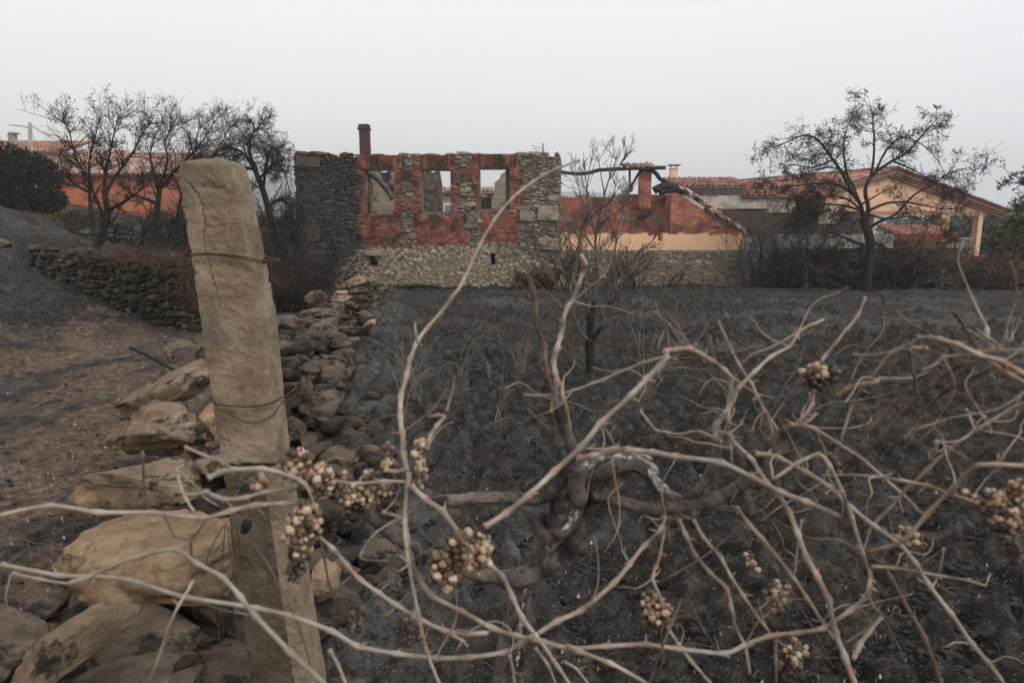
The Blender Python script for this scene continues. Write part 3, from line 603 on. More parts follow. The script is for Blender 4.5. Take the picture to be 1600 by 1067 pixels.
# slot voids show the dark inside
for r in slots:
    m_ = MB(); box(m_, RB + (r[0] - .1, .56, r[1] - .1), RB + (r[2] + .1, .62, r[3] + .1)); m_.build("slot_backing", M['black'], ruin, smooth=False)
m_ = MB(); a = P(562, 240, 30); b = P(576, 240, 30); topc = P(569, 194, 30)[2]; base_c = a[2] - 1.6
bricks(m_, (a[0], 30, base_c), UX, VZ, NY, (0, 0, b[0] - a[0], topc - base_c), 77, bw=.2); bx = MB(); box(m_, (a[0] + .01, 30.005, -.9), (b[0] - .01, 30.38, topc - .02))
bricks(m_, (b[0], 30, base_c), np.array((0, 1., 0)), VZ, UX, (0, 0, .38, topc - base_c), 78, bw=.2)
ch = m_.build("chimney", mat('brown chimney brick', [(.05, .03, .025), (.10, .052, .04), (.15, .075, .055)], 4, island=.6, stains=[((.04, .03, .028), 2, .5, .65, .7)], bump=.4), ruin, smooth=False)
m_ = MB(); box(m_, (a[0] - .06, 29.94, topc - .22), (b[0] + .06, 30.44, topc - .15)); box(m_, (a[0] - .02, 29.97, topc - .15), (b[0] + .02, 30.41, topc)); m_.build("chimney_cap", M['core'], ch, smooth=False)
m_ = MB(); tube(m_, wpts([(848.5, 240), (848.5, 224)], 26.6), .035, 5, .05); cones(m_, [(*P(848, 232, 26.6), *P(838, 230, 26.6), .012, .012), (*P(838, 230, 26.6), *P(830, 227, 26.6), .012, .008), (*P(844, 235, 26.6), *P(832, 232, 26.6), .01, .01)], 4); m_.build("bracket", M['steel'], ruin)

# neighbour seen through the openings
nb = empty("plastered_house", (P(715, 345, 40)[0], 40, -.9), "pale plastered house with white window glimpsed through the ruin's middle opening", "house")
m_ = MB(); pbox(m_, 680, 300, 772, 372, 40, 5); m_.build("wall", mat('beige plaster', [(.32, .29, .25), (.42, .385, .33)], 2, bump=.2), nb, smooth=False)
m_ = MB(); e0, e1 = P(676, 300, 39.6), P(776, 300, 39.6); tiles(m_, e0, e1, e0 + (0, 1.6, .32), 4); m_.build("roof", M['tile_pale'], nb)
f_ = MB(); pbox(f_, 693, 318, 717, 331.5, 39.93, .06); fr = f_.build("window", M['white'], nb, smooth=False)
f_ = MB(); pbox(f_, 695.5, 320.5, 716, 331, 39.90, .02); f_.build("pane", M['glass'], fr, smooth=False)

# ------------------------------------------------------------------ brick annex
YA = 27.2
an = empty("brick_annex", (P(1015, 450, YA)[0], YA, -.95), "burnt red brick annex with orange plaster band and rubble stone base beside the ruin", "annex")
a0 = P(878, 450, YA); a1 = P(1157, 450, YA); base = np.array((a0[0] - .6, YA, -1.0)); Wd = a1[0] - base[0]
zb, zp, zt = P(1000, 391, YA)[2], P(1000, 391, YA)[2], P(1000, 366, YA)[2]
m_ = MB(); box(m_, base, (a1[0], YA + .45, zb)); m_.build("base_core", M['ruincore'].copy(), an, smooth=False)
M['annexstone'] = mat('annex rubble base', [(.12, .095, .075), (.24, .2, .155), (.36, .31, .25), (.45, .40, .33)], 5, island=.5, stains=[((.05, .035, .028), 4, .58, .66, .85), ((.48, .43, .36), 6, .62, .7, .5)], bump=.9, bscale=20, bdist=.03)
an.children[0].data.materials[0] = M['annexstone']
m_ = MB(); masonry(m_, base, UX, VZ, NY, (0, 0, Wd, zb - base[2] - .02), .09, .5, .06, 81, asp=.5); m_.build("stone_base", M['annexstone'], an)
m_ = MB(); k = 40; xs = np.linspace(base[0], a1[0], k); jag = [zt + (rs.uniform(-.02, .06) if (i // 2) % 2 else rs.uniform(-.08, .0)) for i in range(k)]
for i in range(k - 1):
    jz = jag[i]
    if P(1020, 390, YA)[0] < xs[i] < P(1030, 390, YA)[0]: jz -= .25
    box(m_, (xs[i], YA - .03, zb), (xs[i + 1], YA + .4, jz))
m_.build("plaster_band", M['plaster_orange'], an, smooth=False)
# rear brick wall
YB = 28.6
l_ = P(874, 330, YB)[0] - 1.0; r_ = P(1050, 330, YB)[0]; zlo = zb - .1
def toplimit(px_):
    return np.interp(px_, [874, 895, 900, 950, 960, 966, 972, 1050], [305, 308, 304, 308, 312, 305, 302, 303])
hs_ = MB(); cols_ = np.linspace(l_, r_, 30)
for i in range(29):
    pxc = 800 + (cols_[i]) / YB * F * ray(800, 320)[1]
    box(hs_, (cols_[i], YB, zlo), (cols_[i + 1], YB + .15, P(pxc, toplimit(pxc) + 1.5, YB)[2]))
hs_.build("wall_core", M['brickmortar'], an, smooth=False)
m_ = MB(); zmax = P(1000, 300, YB)[2]
def skipb(a, b):
    pxc = 800 + (l_ + a) / YB * F * ray(800, 320)[1]; return zlo + b > P(pxc, toplimit(pxc), YB)[2] or (rs.rand() < .01)
bricks(m_, (l_, YB, zlo), UX, VZ, NY, (0, 0, r_ - l_, zmax - zlo), 90, bw=.30, bh=.105, skip=skipb, miss=.01, dep=.035); m_.build("brick_wall", M['brick2'], an, smooth=False)
m_ = MB(); pbox(m_, 966, 337, 1048, 343, YB - .05, .12); m_.build("ledge", M['plaster_in'], an, smooth=False)
# sloping gable wall on the right
YG = 27.35
gl = P(1048, 330, YG)[0]; gr = a1[0]; gz0 = zt - .1
gtop = lambda X_: np.interp(X_, [gl, gl + .35, gl + .36, gr], [P(1050, 302, YG)[2], P(1060, 303, YG)[2], P(1065, 304, YG)[2], P(1157, 366, YG)[2] + .02])
hs_ = MB(); cols_ = np.linspace(gl, gr, 26)
for i in range(25): box(hs_, (cols_[i], YG, gz0), (cols_[i + 1], YG + .2, gtop((cols_[i] + cols_[i + 1]) / 2) - .03))
hs_.build("wall_core", M['brickmortar'], an, smooth=False)
m_ = MB(); bricks(m_, (gl, YG, gz0), UX, VZ, NY, (0, 0, gr - gl, 2.4), 91, bw=.30, bh=.10, skip=lambda a, b: gz0 + b > gtop(gl + a) - .02, miss=.01); box(m_, (gl, YG + .2, gz0), (gl + .12, YB, P(1050, 303, YG)[2])); m_.build("gable_wall", M['brick2'], an, smooth=False)
m_ = MB()
for k in range(34):
    t_ = k / 33; Xc = gl + .45 + t_ * (gr - gl - .4) * .98; 
    for row in range(2):
        c_ = np.array((Xc, YG + .02 + row * .2 + rs.uniform(-.05, .05), gtop(Xc) + .05 + rs.uniform(0, .12) + (.12 if t_ < .45 else 0)))
        d_ = np.array((.85, rs.uniform(-.4, .4), -.5 + rs.uniform(-.35, .35))); d_ /= np.linalg.norm(d_); tt_ = np.cross(d_, (0, 1, 0)); tt_ /= np.linalg.norm(tt_)
        arc = [c_ + (np.cos(x_) * .13) * np.array((0, 1, 0)) - tt_ * -1 * 0 + np.array((0, 0, math.sin(x_) * .11)) for x_ in np.linspace(0, math.pi, 6)]
        vv = [p_ - d_ * .18 for p_ in arc] + [p_ + d_ * .18 for p_ in arc] + [p_ - d_ * .18 - (0, 0, .02) for p_ in arc] + [p_ + d_ * .18 - (0, 0, .02) for p_ in arc]
        m_.add(vv, q=[(i, i + 1, i + 7, i + 6) for i in range(5)] + [(i + 12, i + 13, i + 1, i) for i in range(5)] + [(i + 18, i + 6, i + 7, i + 19) for i in range(5)])
m_.build("verge_tiles", M['tile_pale'], an)
# pillar, beam, braces
pl = MB(); a = P(1000, 290, 28); b = P(1018, 290, 28); z0_, z1_ = P(1008, 306, 28)[2], P(1008, 266, 28)[2]; box(pl, (a[0] + .01, 28.01, z0_ - .5), (b[0] - .01, 28.45, z1_))
bricks(pl, (a[0], 28, z0_ - .5), UX, VZ, NY, (0, 0, b[0] - a[0], z1_ - z0_ + .5), 92, bw=.22, bh=.085, miss=.0); pl.build("brick_pillar", M['brick2'], an, smooth=False)
m_ = MB(); tube(m_, spline(wpts([(866, 266), (876, 269), (903, 272), (922, 270), (937, 266), (976, 264), (1005, 263), (1040, 262)], 27.7), 3), .075, 8, .13, 3); m_.build("roof_beam", M['char'], an)
for k, (pp, r_c) in enumerate([([(984, 265), (984, 280), (987, 300)], .045), ([(1001, 266), (990, 285), (981, 303)], .055), ([(1012, 264), (1024, 270), (1032, 280), (1045, 287), (1050, 294)], .09), ([(1022, 298), (1040, 290), (1062, 293)], .16), ([(1030, 301), (1046, 297), (1068, 299)], .14)]):
    m_ = MB(); tube(m_, spline(wpts(pp, 27.9), 3), r_c, 7, .16, k); m_.build("roof_brace", M['char'], an)
m_ = MB()
for k in range(34):
    c_ = P(rs.uniform(973, 1020), rs.uniform(256, 261), 27.75); obox(m_, c_, np.array((.11, .0, rs.uniform(-.05, .05))), np.array((0, .14, 0)), np.array((0, 0, .03)), jit=.03)
m_.build("ridge_tiles", M['tile_pale'], an, smooth=False)

gt = empty("metal_gate", (P(1182, 440, 27.3)[0], 27.3, -.95), "blue grey sheet metal gate between annex and dark stone wall", "gate")
m_ = MB()
xa, xb, zg0, zg1 = P(1158, 400, 27.3)[0], P(1209, 400, 27.3)[0], -.92, P(1180, 369, 27.3)[2]
for k in range(9):
    x0 = xa + (xb - xa) * k / 9; box(m_, (x0, 27.3 - (k % 2) * .015, zg0), (x0 + (xb - xa) / 9 - .01, 27.33, zg1))
m_.build("door_panel", M['metal'], gt, smooth=False)
m_ = MB(); box(m_, (xa - .05, 27.26, zg1), (xb + .08, 27.38, zg1 + .06)); box(m_, (xb, 27.26, zg0), (xb + .08, 27.38, zg1)); m_.build("gate_frame", M['darkmetal'], gt, smooth=False)

# burnt outbuilding behind the gate
ob = empty("burnt_outbuilding", (P(1250, 440, 31)[0], 31, -.95), "low sooty outbuilding with white plaster strip and hanging shutter behind the gate", "outbuilding")
m_ = MB(); slab_holes(m_, np.array((P(1058, 330, 31)[0], 31, -1.0)), UX, VZ, NY, (0, 0, P(1352, 330, 31)[0] - P(1058, 330, 31)[0], P(1200, 330, 31)[2] + 1.0), [(P(1243, 330, 31)[0] - P(1058, 330, 31)[0], P(1200, 354, 31)[2] + 1, P(1275, 330, 31)[0] - P(1058, 330, 31)[0], 9)], .3)
m_.build("wall", mat('sooty block wall', [(.03, .026, .024), (.07, .055, .047), (.12, .08, .06)], 3, stains=[((.2, .09, .06), 2.5, .6, .7, .6)], bump=.6), ob, smooth=False)
for (x0, x1, y0, y1) in ((1058, 1120, 308, 328), (1120, 1200, 306, 326), (1200, 1243, 306, 332), (1280, 1312, 318, 350)):
    m_ = MB(); pbox(m_, x0, y0, x1 - .2, y1, 30.97, .33); m_.build("plaster_strip", M['plaster_white'], ob, smooth=False)
m_ = MB(); tube(m_, wpts([(1268, 322), (1262, 336), (1258, 345)], 30.6), .03, 4); tube(m_, wpts([(1272, 318), (1276, 334)], 30.6), .025, 4); m_.build("shutter", M['plaster_grey'], ob)
m_ = MB(); pbox(m_, 1240, 312, 1278, 358, 31.4, .1); m_.build("window", M['black'], ob, smooth=False)
m_ = MB(); c0, c1 = P(1058, 304, 31)[0], P(1166, 304, 31)[0]
for k in range(46):
    x0 = c0 + (c1 - c0) * k / 46; box(m_, (x0, 31 + (k % 2) * .04, P(1100, 306, 31)[2]), (x0 + (c1 - c0) / 46, 31.1, P(1100, 290, 31)[2]))
m_.build("corrugated_sheet", M['darkmetal'], ob, smooth=False)
m_ = MB(); e0 = P(1056, 291, 31); e1 = P(1170, 291, 31); tiles(m_, e0, e1, e0 + (0, 2.2, .45), 6); m_.build("roof", M['tile'], ob)
m_ = MB(); e0 = P(1160, 306, 30.8); e1 = P(1300, 306, 30.8); tiles(m_, e0, e1, e0 + (0, 2.2, .5), 7, skip=lambda a, b: a > 1.6 and fbm([[a, b * 2, 0]], 2, 3)[0] > .25); m_.build("roof", M['tile'], ob)

# stone garden wall to the right of the gate, with a grey plastered parapet behind
gw = empty("boundary_wall", (P(1350, 440, 27.6)[0], 27.6, -.95), "long dark rubble boundary wall under a pale plastered parapet behind the leafy tree", "wall")
x0_ = P(1209, 420, 27.6)[0] + .1; x1_ = P(1500, 420, 27.6)[0]; zc = P(1300, 386, 27.6)[2]
m_ = MB(); box(m_, (x0_, 27.6, -1.0), (x1_, 28.05, zc - .05)); m_.build("wall_core", M['core'], gw, smooth=False)
M['darkrubble'] = mat('sooty rubble wall', [(.04, .03, .025), (.09, .07, .055), (.16, .125, .10), (.26, .21, .17)], 5, island=.7, stains=[((.02, .017, .015), 2, .53, .63, .8)], bump=.8)
m_ = MB(); masonry(m_, (x0_, 27.6, -1.0), UX, VZ, NY, (0, 0, x1_ - x0_, zc + .98), .09, .4, .06, 83, asp=.42); m_.build("masonry_face", M['darkrubble'], gw)
m_ = MB(); box(m_, (x0_, 27.7, zc - .05), (P(1398, 380, 27.6)[0], 28.0, P(1300, 367, 27.6)[2])); m_.build("parapet", M['plaster_grey'], gw, smooth=False)
m_ = MB(); box(m_, (x0_ - .02, 27.64, zc - .055), (P(1398, 380, 27.6)[0], 27.695, zc - .0)); m_.build("ledge", M['plaster_white'], gw, smooth=False)

# ------------------------------------------------------------------ salmon house with the wide gable porch
hp = empty("gabled_house", (19.4, 36, -1.0), "salmon house with broad tiled gable roof over an open pillared porch", "house")
A = np.array((19.4, 36.0, P(1375, 264, 36)[2])); rd = np.array((-math.cos(R(70)), math.sin(R(70)), 0)); gd = np.array((math.sin(R(70)), math.cos(R(70)), 0))
drop = 2.05 / 8.5
def G(s_, r_, z_): return np.array((19.4, 36.0, 0)) + gd * s_ + rd * r_ + np.array((0, 0, z_))
for sgn in (1, -1):
    m_ = MB(); e0 = A + gd * 8.7 * sgn - np.array((0, 0, drop * 8.7)) - rd * .5; e1 = e0 + rd * 15.5; tp = A - rd * .5
    if sgn > 0: tiles(m_, e0, e1, tp, 8)
    else: tiles(m_, e1, e0, e1 + (tp - e0), 9)
    m_.build("roof", M['tile'], hp)
m_ = MB()
for t_ in np.arange(0, 15.4, .38):
    c_ = A - rd * .5 + rd * t_; tube(m_, [c_ + (0, 0, .02), c_ + rd * .4 + (0, 0, .04)], [.10, .12], 7)
m_.build("ridge", M['tile'], hp)
m_ = MB()                                   # moulded verge in three steps
for k, (w_, dz) in enumerate(((.0, .0), (.14, -.11), (.26, -.22))):
    for sgn in (1, -1):
        p0 = A - rd * (.42 - w_) + np.array((0, 0, -.12 + dz)); p1 = p0 + gd * sgn * 8.7 - np.array((0, 0, drop * 8.7)); dn = np.array((0, 0, -.085))
        m_.add([p0, p1, p1 + dn, p0 + dn, p0 + rd * .7, p1 + rd * .7, p1 + rd * .7 + dn, p0 + rd * .7 + dn], q=[(0, 1, 2, 3), (7, 6, 5, 4), (0, 4, 5, 1), (3, 2, 6, 7), (1, 5, 6, 2)])
m_.build("verge", mat('tan moulded verge', [(.36, .19, .12), (.48, .28, .19)], 3, bump=.2), hp, smooth=False)
zg = 2.25; m_ = MB()
gp = [G(-8.3, 0, A[2] - drop * 8.3 - .35), G(0, 0, A[2] - .35), G(8.3, 0, A[2] - drop * 8.3 - .35), G(8.3, 0, zg), G(-8.3, 0, zg)]
gq = [p_ + rd * .3 for p_ in gp]
m_.add(gp + gq, q=[(0, 4, 3, 2), (5, 7, 8, 9), (4, 9, 8, 3), (3, 8, 7, 2)], t=[(0, 2, 1), (5, 6, 7)]); m_.build("gable", M['plaster_house'], hp, smooth=False)
m_ = MB(); zr = A[2] - drop * 8 - .3
b8 = [G(-8.0, 2.6, -1), G(1.2, 2.6, -1), G(1.2, 14, -1), G(-8.0, 14, -1)]; zz = np.array((0, 0, 1.0)); m_.add(b8 + [p_ + zz * (zr + 1) for p_ in b8], q=[(0, 1, 5, 4), (1, 2, 6, 5), (2, 3, 7, 6), (3, 0, 4, 7), (4, 5, 6, 7)])
m_.build("wall", M['plaster_house'], hp, smooth=False)
for (s_, r_, w_, mt) in ((6.95, .15, .17, 'plaster_house'), (4.1, .15, .3, 'plaster_white'), (3.1, 5, .25, 'brick2'), (7.6, 8, .17, 'plaster_house')):
    m_ = MB(); c_ = G(s_, r_, 0); obox(m_, (c_[0], c_[1], (zg - .2) / 2 - .0), gd * w_, rd * w_, np.array((0, 0, (zg + .2) / 2))); obox(m_, (c_[0], c_[1], zg - .06), gd * (w_ + .05), rd * (w_ + .05), np.array((0, 0, .05))); m_.build("pillar", mat('sooty pillar', [(.35, .22, .13), (.52, .36, .24)], 2, stains=[((.08, .06, .05), 4, .56, .64, .8)], bump=.3) if mt == 'plaster_white' else M[mt], hp, smooth=False)
m_ = MB(); obox(m_, G(3.5, 7, -.62), gd * 4.9, rd * 7, np.array((0, 0, .42))); m_.build("terrace", M['concrete'], hp, smooth=False)
m_ = MB(); obox(m_, G(6.6, -.1, -.62), gd * 1.1, rd * .1, np.array((0, 0, .45))); m_.build("plinth", M['redpaint'], hp, smooth=False)
m_ = MB()
for k in range(14): c_ = G(5.0 + k * .14, .2, .45); tube(m_, [c_ - (0, 0, .65), c_ + (0, 0, .35)], .012, 4)
tube(m_, [G(4.9, .2, .8), G(6.9, .2, .8)], .02, 4); m_.build("railing", M['white'], hp)
m_ = MB(); tube(m_, [G(1.2, .3, 1.62), G(6.9, .3, 1.55)], .025, 4); m_.build("awning_rail", M['darkmetal'], hp)
m_ = MB(); c_ = G(8.0, .1, 2.1); obox(m_, c_, gd * .16, rd * .05 + np.array((0, 0, -.05)), np.array((0, 0, .13)) + rd * .06); m_.build("flood_lamp", M['black'], hp, smooth=False)
m_ = MB(); a = P(1048, 275, 40); b = P(1059, 275, 40); box(m_, (a[0], 40, 2.0), (b[0], 40.4, P(1050, 264, 40)[2])); box(m_, (a[0] - .04, 39.96, P(1050, 264, 40)[2]), (b[0] + .04, 40.44, P(1050, 262, 40)[2]))
fx = MB(); chh = empty("plastered_chimney", (a[0], 40, P(1050, 290, 40)[2]), "slim orange plastered chimney with a tin cowl above the dark sheet roof", "chimney")
m_.build("stack", M['plaster_orange'], chh, smooth=False)
m_ = MB(); box(m_, (a[0] - .12, 39.9, P(1050, 258.6, 40)[2]), (b[0] + .14, 40.5, P(1050, 257.2, 40)[2])); box(m_, (a[0] + .04, 40.1, P(1050, 262, 40)[2]), (a[0] + .07, 40.3, P(1050, 258.6, 40)[2])); box(m_, (b[0] - .07, 40.1, P(1050, 262, 40)[2]), (b[0] - .04, 40.3, P(1050, 258.6, 40)[2])); m_.build("cowl", M['darkmetal'], chh, smooth=False)
m_ = MB(); c_ = P(1193.5, 276, 42); tube(m_, [c_ - (0, 0, .6), P(1193.5, 266, 42)], .05, 6); m_.build("vent_pipe", M['steel'], hp)

ls = empty("lean_to_shed", (P(1448, 420, 33)[0], 33, -1.0), "small orange plastered shed with dark red fascia and tiled lean-to roof", "shed")
m_ = MB(); pbox(m_, 1416, 377, 1484, 440, 33, 2.2); m_.build("wall", mat('scorched orange plaster', [(.38, .2, .1), (.5, .29, .16)], 2, stains=[((.05, .04, .03), 1.5, .47, .6, .85)], bump=.3), ls, smooth=False)
m_ = MB(); pbox(m_, 1407, 367, 1497, 375.5, 32.6, .12); m_.build("fascia", M['redpaint'], ls, smooth=False)
m_ = MB(); e0 = P(1405, 367, 32.6); e1 = P(1498, 372, 32.6); e1[2] = e0[2] - .02; tiles(m_, e0, e1, e0 + (0, 2.0, .42), 17); m_.build("roof", M['tile'], ls)

# ------------------------------------------------------------------ houses on the left
lh = empty("red_rendered_house", (P(150, 327, 40)[0], 40, 2.0), "long orange red rendered house with terracotta roof behind the scorched trees", "house")
m_ = MB(); pbox(m_, 62, 271, 262, 345, 40, 7); m_.build("wall", M['plaster_left'], lh, smooth=False)
m_ = MB(); e0 = P(50, 272, 39.6); e1 = P(275, 289, 39.6); e1[2] = e0[2]; tp0 = P(50, 238, 44); sk = e1 - e0
tiles(m_, e0, e1, np.array((e0[0], 44, tp0[2])), 21, skip=lambda a, b: a > np.linalg.norm(sk) - b * 1.0); m_.build("roof", M['tile_pale'], lh)
m_ = MB(); pbox(m_, 58, 270.5, 262, 273.5, 39.7, .15); m_.build("gutter", M['darkmetal'], lh, smooth=False)
uh = empty("tall_tiled_house", (P(20, 300, 47)[0], 47, 2.5), "taller house with bright terracotta roof rising behind the red rendered one", "house")
m_ = MB(); pbox(m_, -60, 238, 92, 300, 47.2, 6); m_.build("wall", M['plaster_house'], uh, smooth=False)
m_ = MB(); e0 = P(-70, 237, 46.8); e1 = P(96, 237, 46.8); tiles(m_, e0, e1, np.array((e0[0], 50, P(0, 222, 50)[2])), 22); m_.build("roof", M['tile'], uh)
m_ = MB(); pbox(m_, 13.5, 209, 22, 250, 45, .4); pbox(m_, 12.5, 206.5, 23, 209, 44.95, .5)
cc = empty("round_topped_chimney", (P(18, 250, 45)[0], 45, P(18, 250, 45)[2]), "weathered grey chimney standing before the tall terracotta roof", "chimney"); m_.build("stack", M['concrete'], cc, smooth=False)
pole = empty("utility_pole", (P(47, 300, 38)[0], 38, 2.0), "grey concrete utility pole carrying a curved street lamp arm", "pole")
m_ = MB(); tube(m_, [P(49, 300, 38), P(46.5, 192, 38)], [.14, .1], 8); m_.build("pole_shaft", M['concrete'], pole)
m_ = MB(); tube(m_, spline([P(47, 203, 38), P(42, 199, 38), P(32, 197, 38), P(22, 195.5, 38)], 3), .03, 5); m_.build("lamp_arm", M['steel'], pole)
m_ = MB(); rock(m_, P(18.5, 195.2, 38), (.16, .09, .05), 3, sub=2, rot=(0, .1, 0), facets=0); m_.build("lamp_head", M['white'], pole)
m_ = MB()
for a_, b_ in ((((47, 194)), ((110, 222))), (((47, 197)), ((100, 215)))): q0 = P(*a_, 38); q1 = P(*b_, 50); tube(m_, [q0, (q0 + q1) / 2 - (0, 0, .3), q1], .012, 4)
m_.build("cable", M['black'], pole)
# ------------------------------------------------------------------ bare trees and shrubs
def grow(T, p, d, Ln, r, lvl, prm, rs):
    n = prm.get('nseg', 5); step = Ln / n; pts = [p]; wob = prm.get('wob', .25); up = prm.get('up', .1); p = np.array(p, float); d = np.array(d, float)
    kids = prm['kids'][min(lvl, len(prm['kids']) - 1)]; last = lvl >= prm['levels']
    rr = r; end = .45 if not last else .3
    for i in range(n):
        d = d + rs.normal(size=3) * wob * (.6 + .3 * lvl) / math.sqrt(n) + np.array((0, 0, up * (prm.get('droop', 0) if lvl >= prm.get('drooplvl', 99) else 1))) / n
        d /= np.linalg.norm(d); q = p + d * step; r1 = r * (1 - (1 - end) * (i + 1) / n)
        T['big' if r > prm.get('bigr', .03) else 'small'].append((*p, *q, rr, r1))
        f = (i + 1) / n
        if not last and f > prm.get('bare', .15):
            k = rs.poisson(kids / n)
            for _ in range(k):
                a = rs.uniform(.35, 1.0) * prm.get('spread', 1); ax = rs.normal(size=3); ax -= d * ax.dot(d); ax /= np.linalg.norm(ax)
                dd = d * math.cos(a) + ax * math.sin(a)
                grow(T, p + (q - p) * rs.rand(), dd, Ln * rs.uniform(.45, .8) * prm.get('lk', 1) * (1 - .35 * f), r1 * rs.uniform(.45, .7), lvl + 1, prm, rs)
        if last or lvl >= prm['levels'] - 1:
            if rs.rand() < prm.get('leaf', 0): T['leaf'].append(q + rs.normal(size=3) * .03)
        p = q; rr = r1
def newT(): return {'big': [], 'small': [], 'leaf': []}
def plant(T, name, base, label, cat, group=None, bark='bark_dark', twig='twig_dark', leaf='leaf_burnt', lsize=.06, rmin=.0045, seed=0, trunkname='trunk', crownname='crown'):
    root = empty(name, base, label, cat, group)
    for key in ('big', 'small'):
        for i, s in enumerate(T[key]): T[key][i] = (*s[:6], max(s[6], rmin), max(s[7], rmin * .8))
    if T['big']:
        m = MB(); cones(m, T['big'], 7); m.build(trunkname, M[bark], root)
    if T['small'] or T['leaf']:
        m = MB(); cones(m, T['small'], 3)
        if T['leaf']: leaves(m, T['leaf'], lsize, np.random.RandomState(seed), mi=1)
        m.build(crownname, [M[twig], M[leaf]], root, smooth=True)
    return root
def limb(T, pts, Y, r0, r1, rs, dy=0, prm=None, kids=0, start=.2, kl=1.0, kr=.26):
    """a limb through pixels at depth Y (drifting dy metres), with side growth"""
    p = [P(a, b, Y + dy * i / max(1, len(pts) - 1)) for i, (a, b) in enumerate(pts)]; p = spline(p, 3); n = len(p); rad = np.linspace(r0, r1, n)
    for i in range(n - 1): T['big' if rad[i] > .03 else 'small'].append((*p[i], *p[i + 1], rad[i], rad[i + 1]))
    if prm:
        for _ in range(kids):
            f = start + (1 - start) * rs.rand(); i = min(int(f * (n - 1)), n - 2); d = p[i + 1] - p[i]; d /= np.linalg.norm(d) + 1e-9
            ax = rs.normal(size=3); ax -= d * ax.dot(d); ax /= np.linalg.norm(ax); a = rs.uniform(.4, 1.15); dd = d * math.cos(a) + ax * math.sin(a)
            grow(T, p[i] + (p[i + 1] - p[i]) * rs.rand(), dd, kl * rs.uniform(.5, 1.1), rad[i] * kr + .006, 1, prm, rs)
    return p

# scorched tree with withered leaves before the gabled house
rs = np.random.RandomState(31); T = newT(); YT = 24.5
prm = dict(levels=3, kids=[5, 6.5, 5.5], wob=.7, up=-.12, leaf=.14, nseg=5, bigr=.035, lk=1.15)
limb(T, [(1352, 462), (1356, 425), (1360, 380), (1350, 345)], YT, .20, .14, rs)
limb(T, [(1350, 350), (1345, 320), (1331, 299), (1312, 264), (1296, 242), (1277, 218), (1255, 212), (1225, 224), (1207, 232)], YT, .075, .015, rs, -.8, prm, 17, .25, 1.0)
limb(T, [(1352, 350), (1357, 325), (1352, 298), (1363, 274), (1395, 251), (1417, 239), (1446, 206), (1461, 190), (1468, 180)], YT, .085, .014, rs, .9, prm, 16, .3, .95)
limb(T, [(1360, 280), (1365, 250), (1366, 215), (1363, 180), (1358, 158)], YT, .05, .01, rs, .2, prm, 8, .2, .9)
limb(T, [(1360, 355), (1375, 346), (1401, 334), (1427, 306), (1459, 287), (1490, 268), (1517, 262)], YT, .06, .012, rs, -1.0, prm, 12, .3, 1.0)
limb(T, [(1335, 305), (1312, 290), (1280, 286), (1245, 290), (1204, 300)], YT, .06, .012, rs, -1.2, prm, 12, .15, 1.0)
limb(T, [(1356, 330), (1385, 318), (1415, 316), (1450, 322), (1490, 326), (1516, 302)], YT, .055, .012, rs, 1.2, prm, 8, .3, .9)
limb(T, [(1330, 300), (1318, 240), (1322, 205), (1330, 185)], YT, .05, .01, rs, 1.0, prm, 9, .3, .9)
limb(T, [(1395, 252), (1420, 262), (1452, 280), (1480, 300)], YT, .04, .01, rs, -.5, prm, 7, .2, .8)
limb(T, [(1356, 385), (1335, 378), (1310, 368), (1290, 374)], YT, .08, .02, rs, -.8, prm, 6, .3, .8)
limb(T, [(1345, 320), (1380, 300), (1400, 290)], YT, .04, .01, rs, 1.5, prm, 6, .2, 1.0)
limb(T, [(1300, 250), (1270, 262), (1240, 258), (1222, 262)], YT, .035, .01, rs, .6, prm, 6, .2, .8)
limb(T, [(1348, 330), (1320, 322), (1290, 320), (1262, 330), (1245, 350)], YT, .05, .01, rs, -1.4, dict(prm, leaf=.45), 14, .15, .8)
limb(T, [(1352, 340), (1330, 345), (1305, 335), (1280, 310), (1250, 305)], YT, .04, .01, rs, -.6, dict(prm, leaf=.45), 12, .2, .8)
for lp_ in ([(1352, 335), (1325, 312), (1290, 306), (1250, 318), (1218, 345)], [(1358, 335), (1385, 342), (1420, 338), (1455, 345), (1475, 362)], [(1357, 372), (1385, 388), (1420, 396), (1450, 410)], [(1345, 320), (1325, 275), (1300, 262), (1260, 270), (1235, 290)], [(1365, 275), (1385, 235), (1410, 215), (1440, 225), (1465, 250), (1480, 280)], [(1350, 385), (1320, 395), (1290, 392), (1265, 405)]):
    limb(T, lp_, YT, .045, .008, rs, rs.uniform(-1.5, 1.5), prm, 10, .2, .8)
plant(T, "leafy_tree", ground(1352, 462), "spreading burnt tree with withered leaves in front of the salmon gabled house", "tree", leaf='leaf_burnt', lsize=.06, seed=3, rmin=.0055)

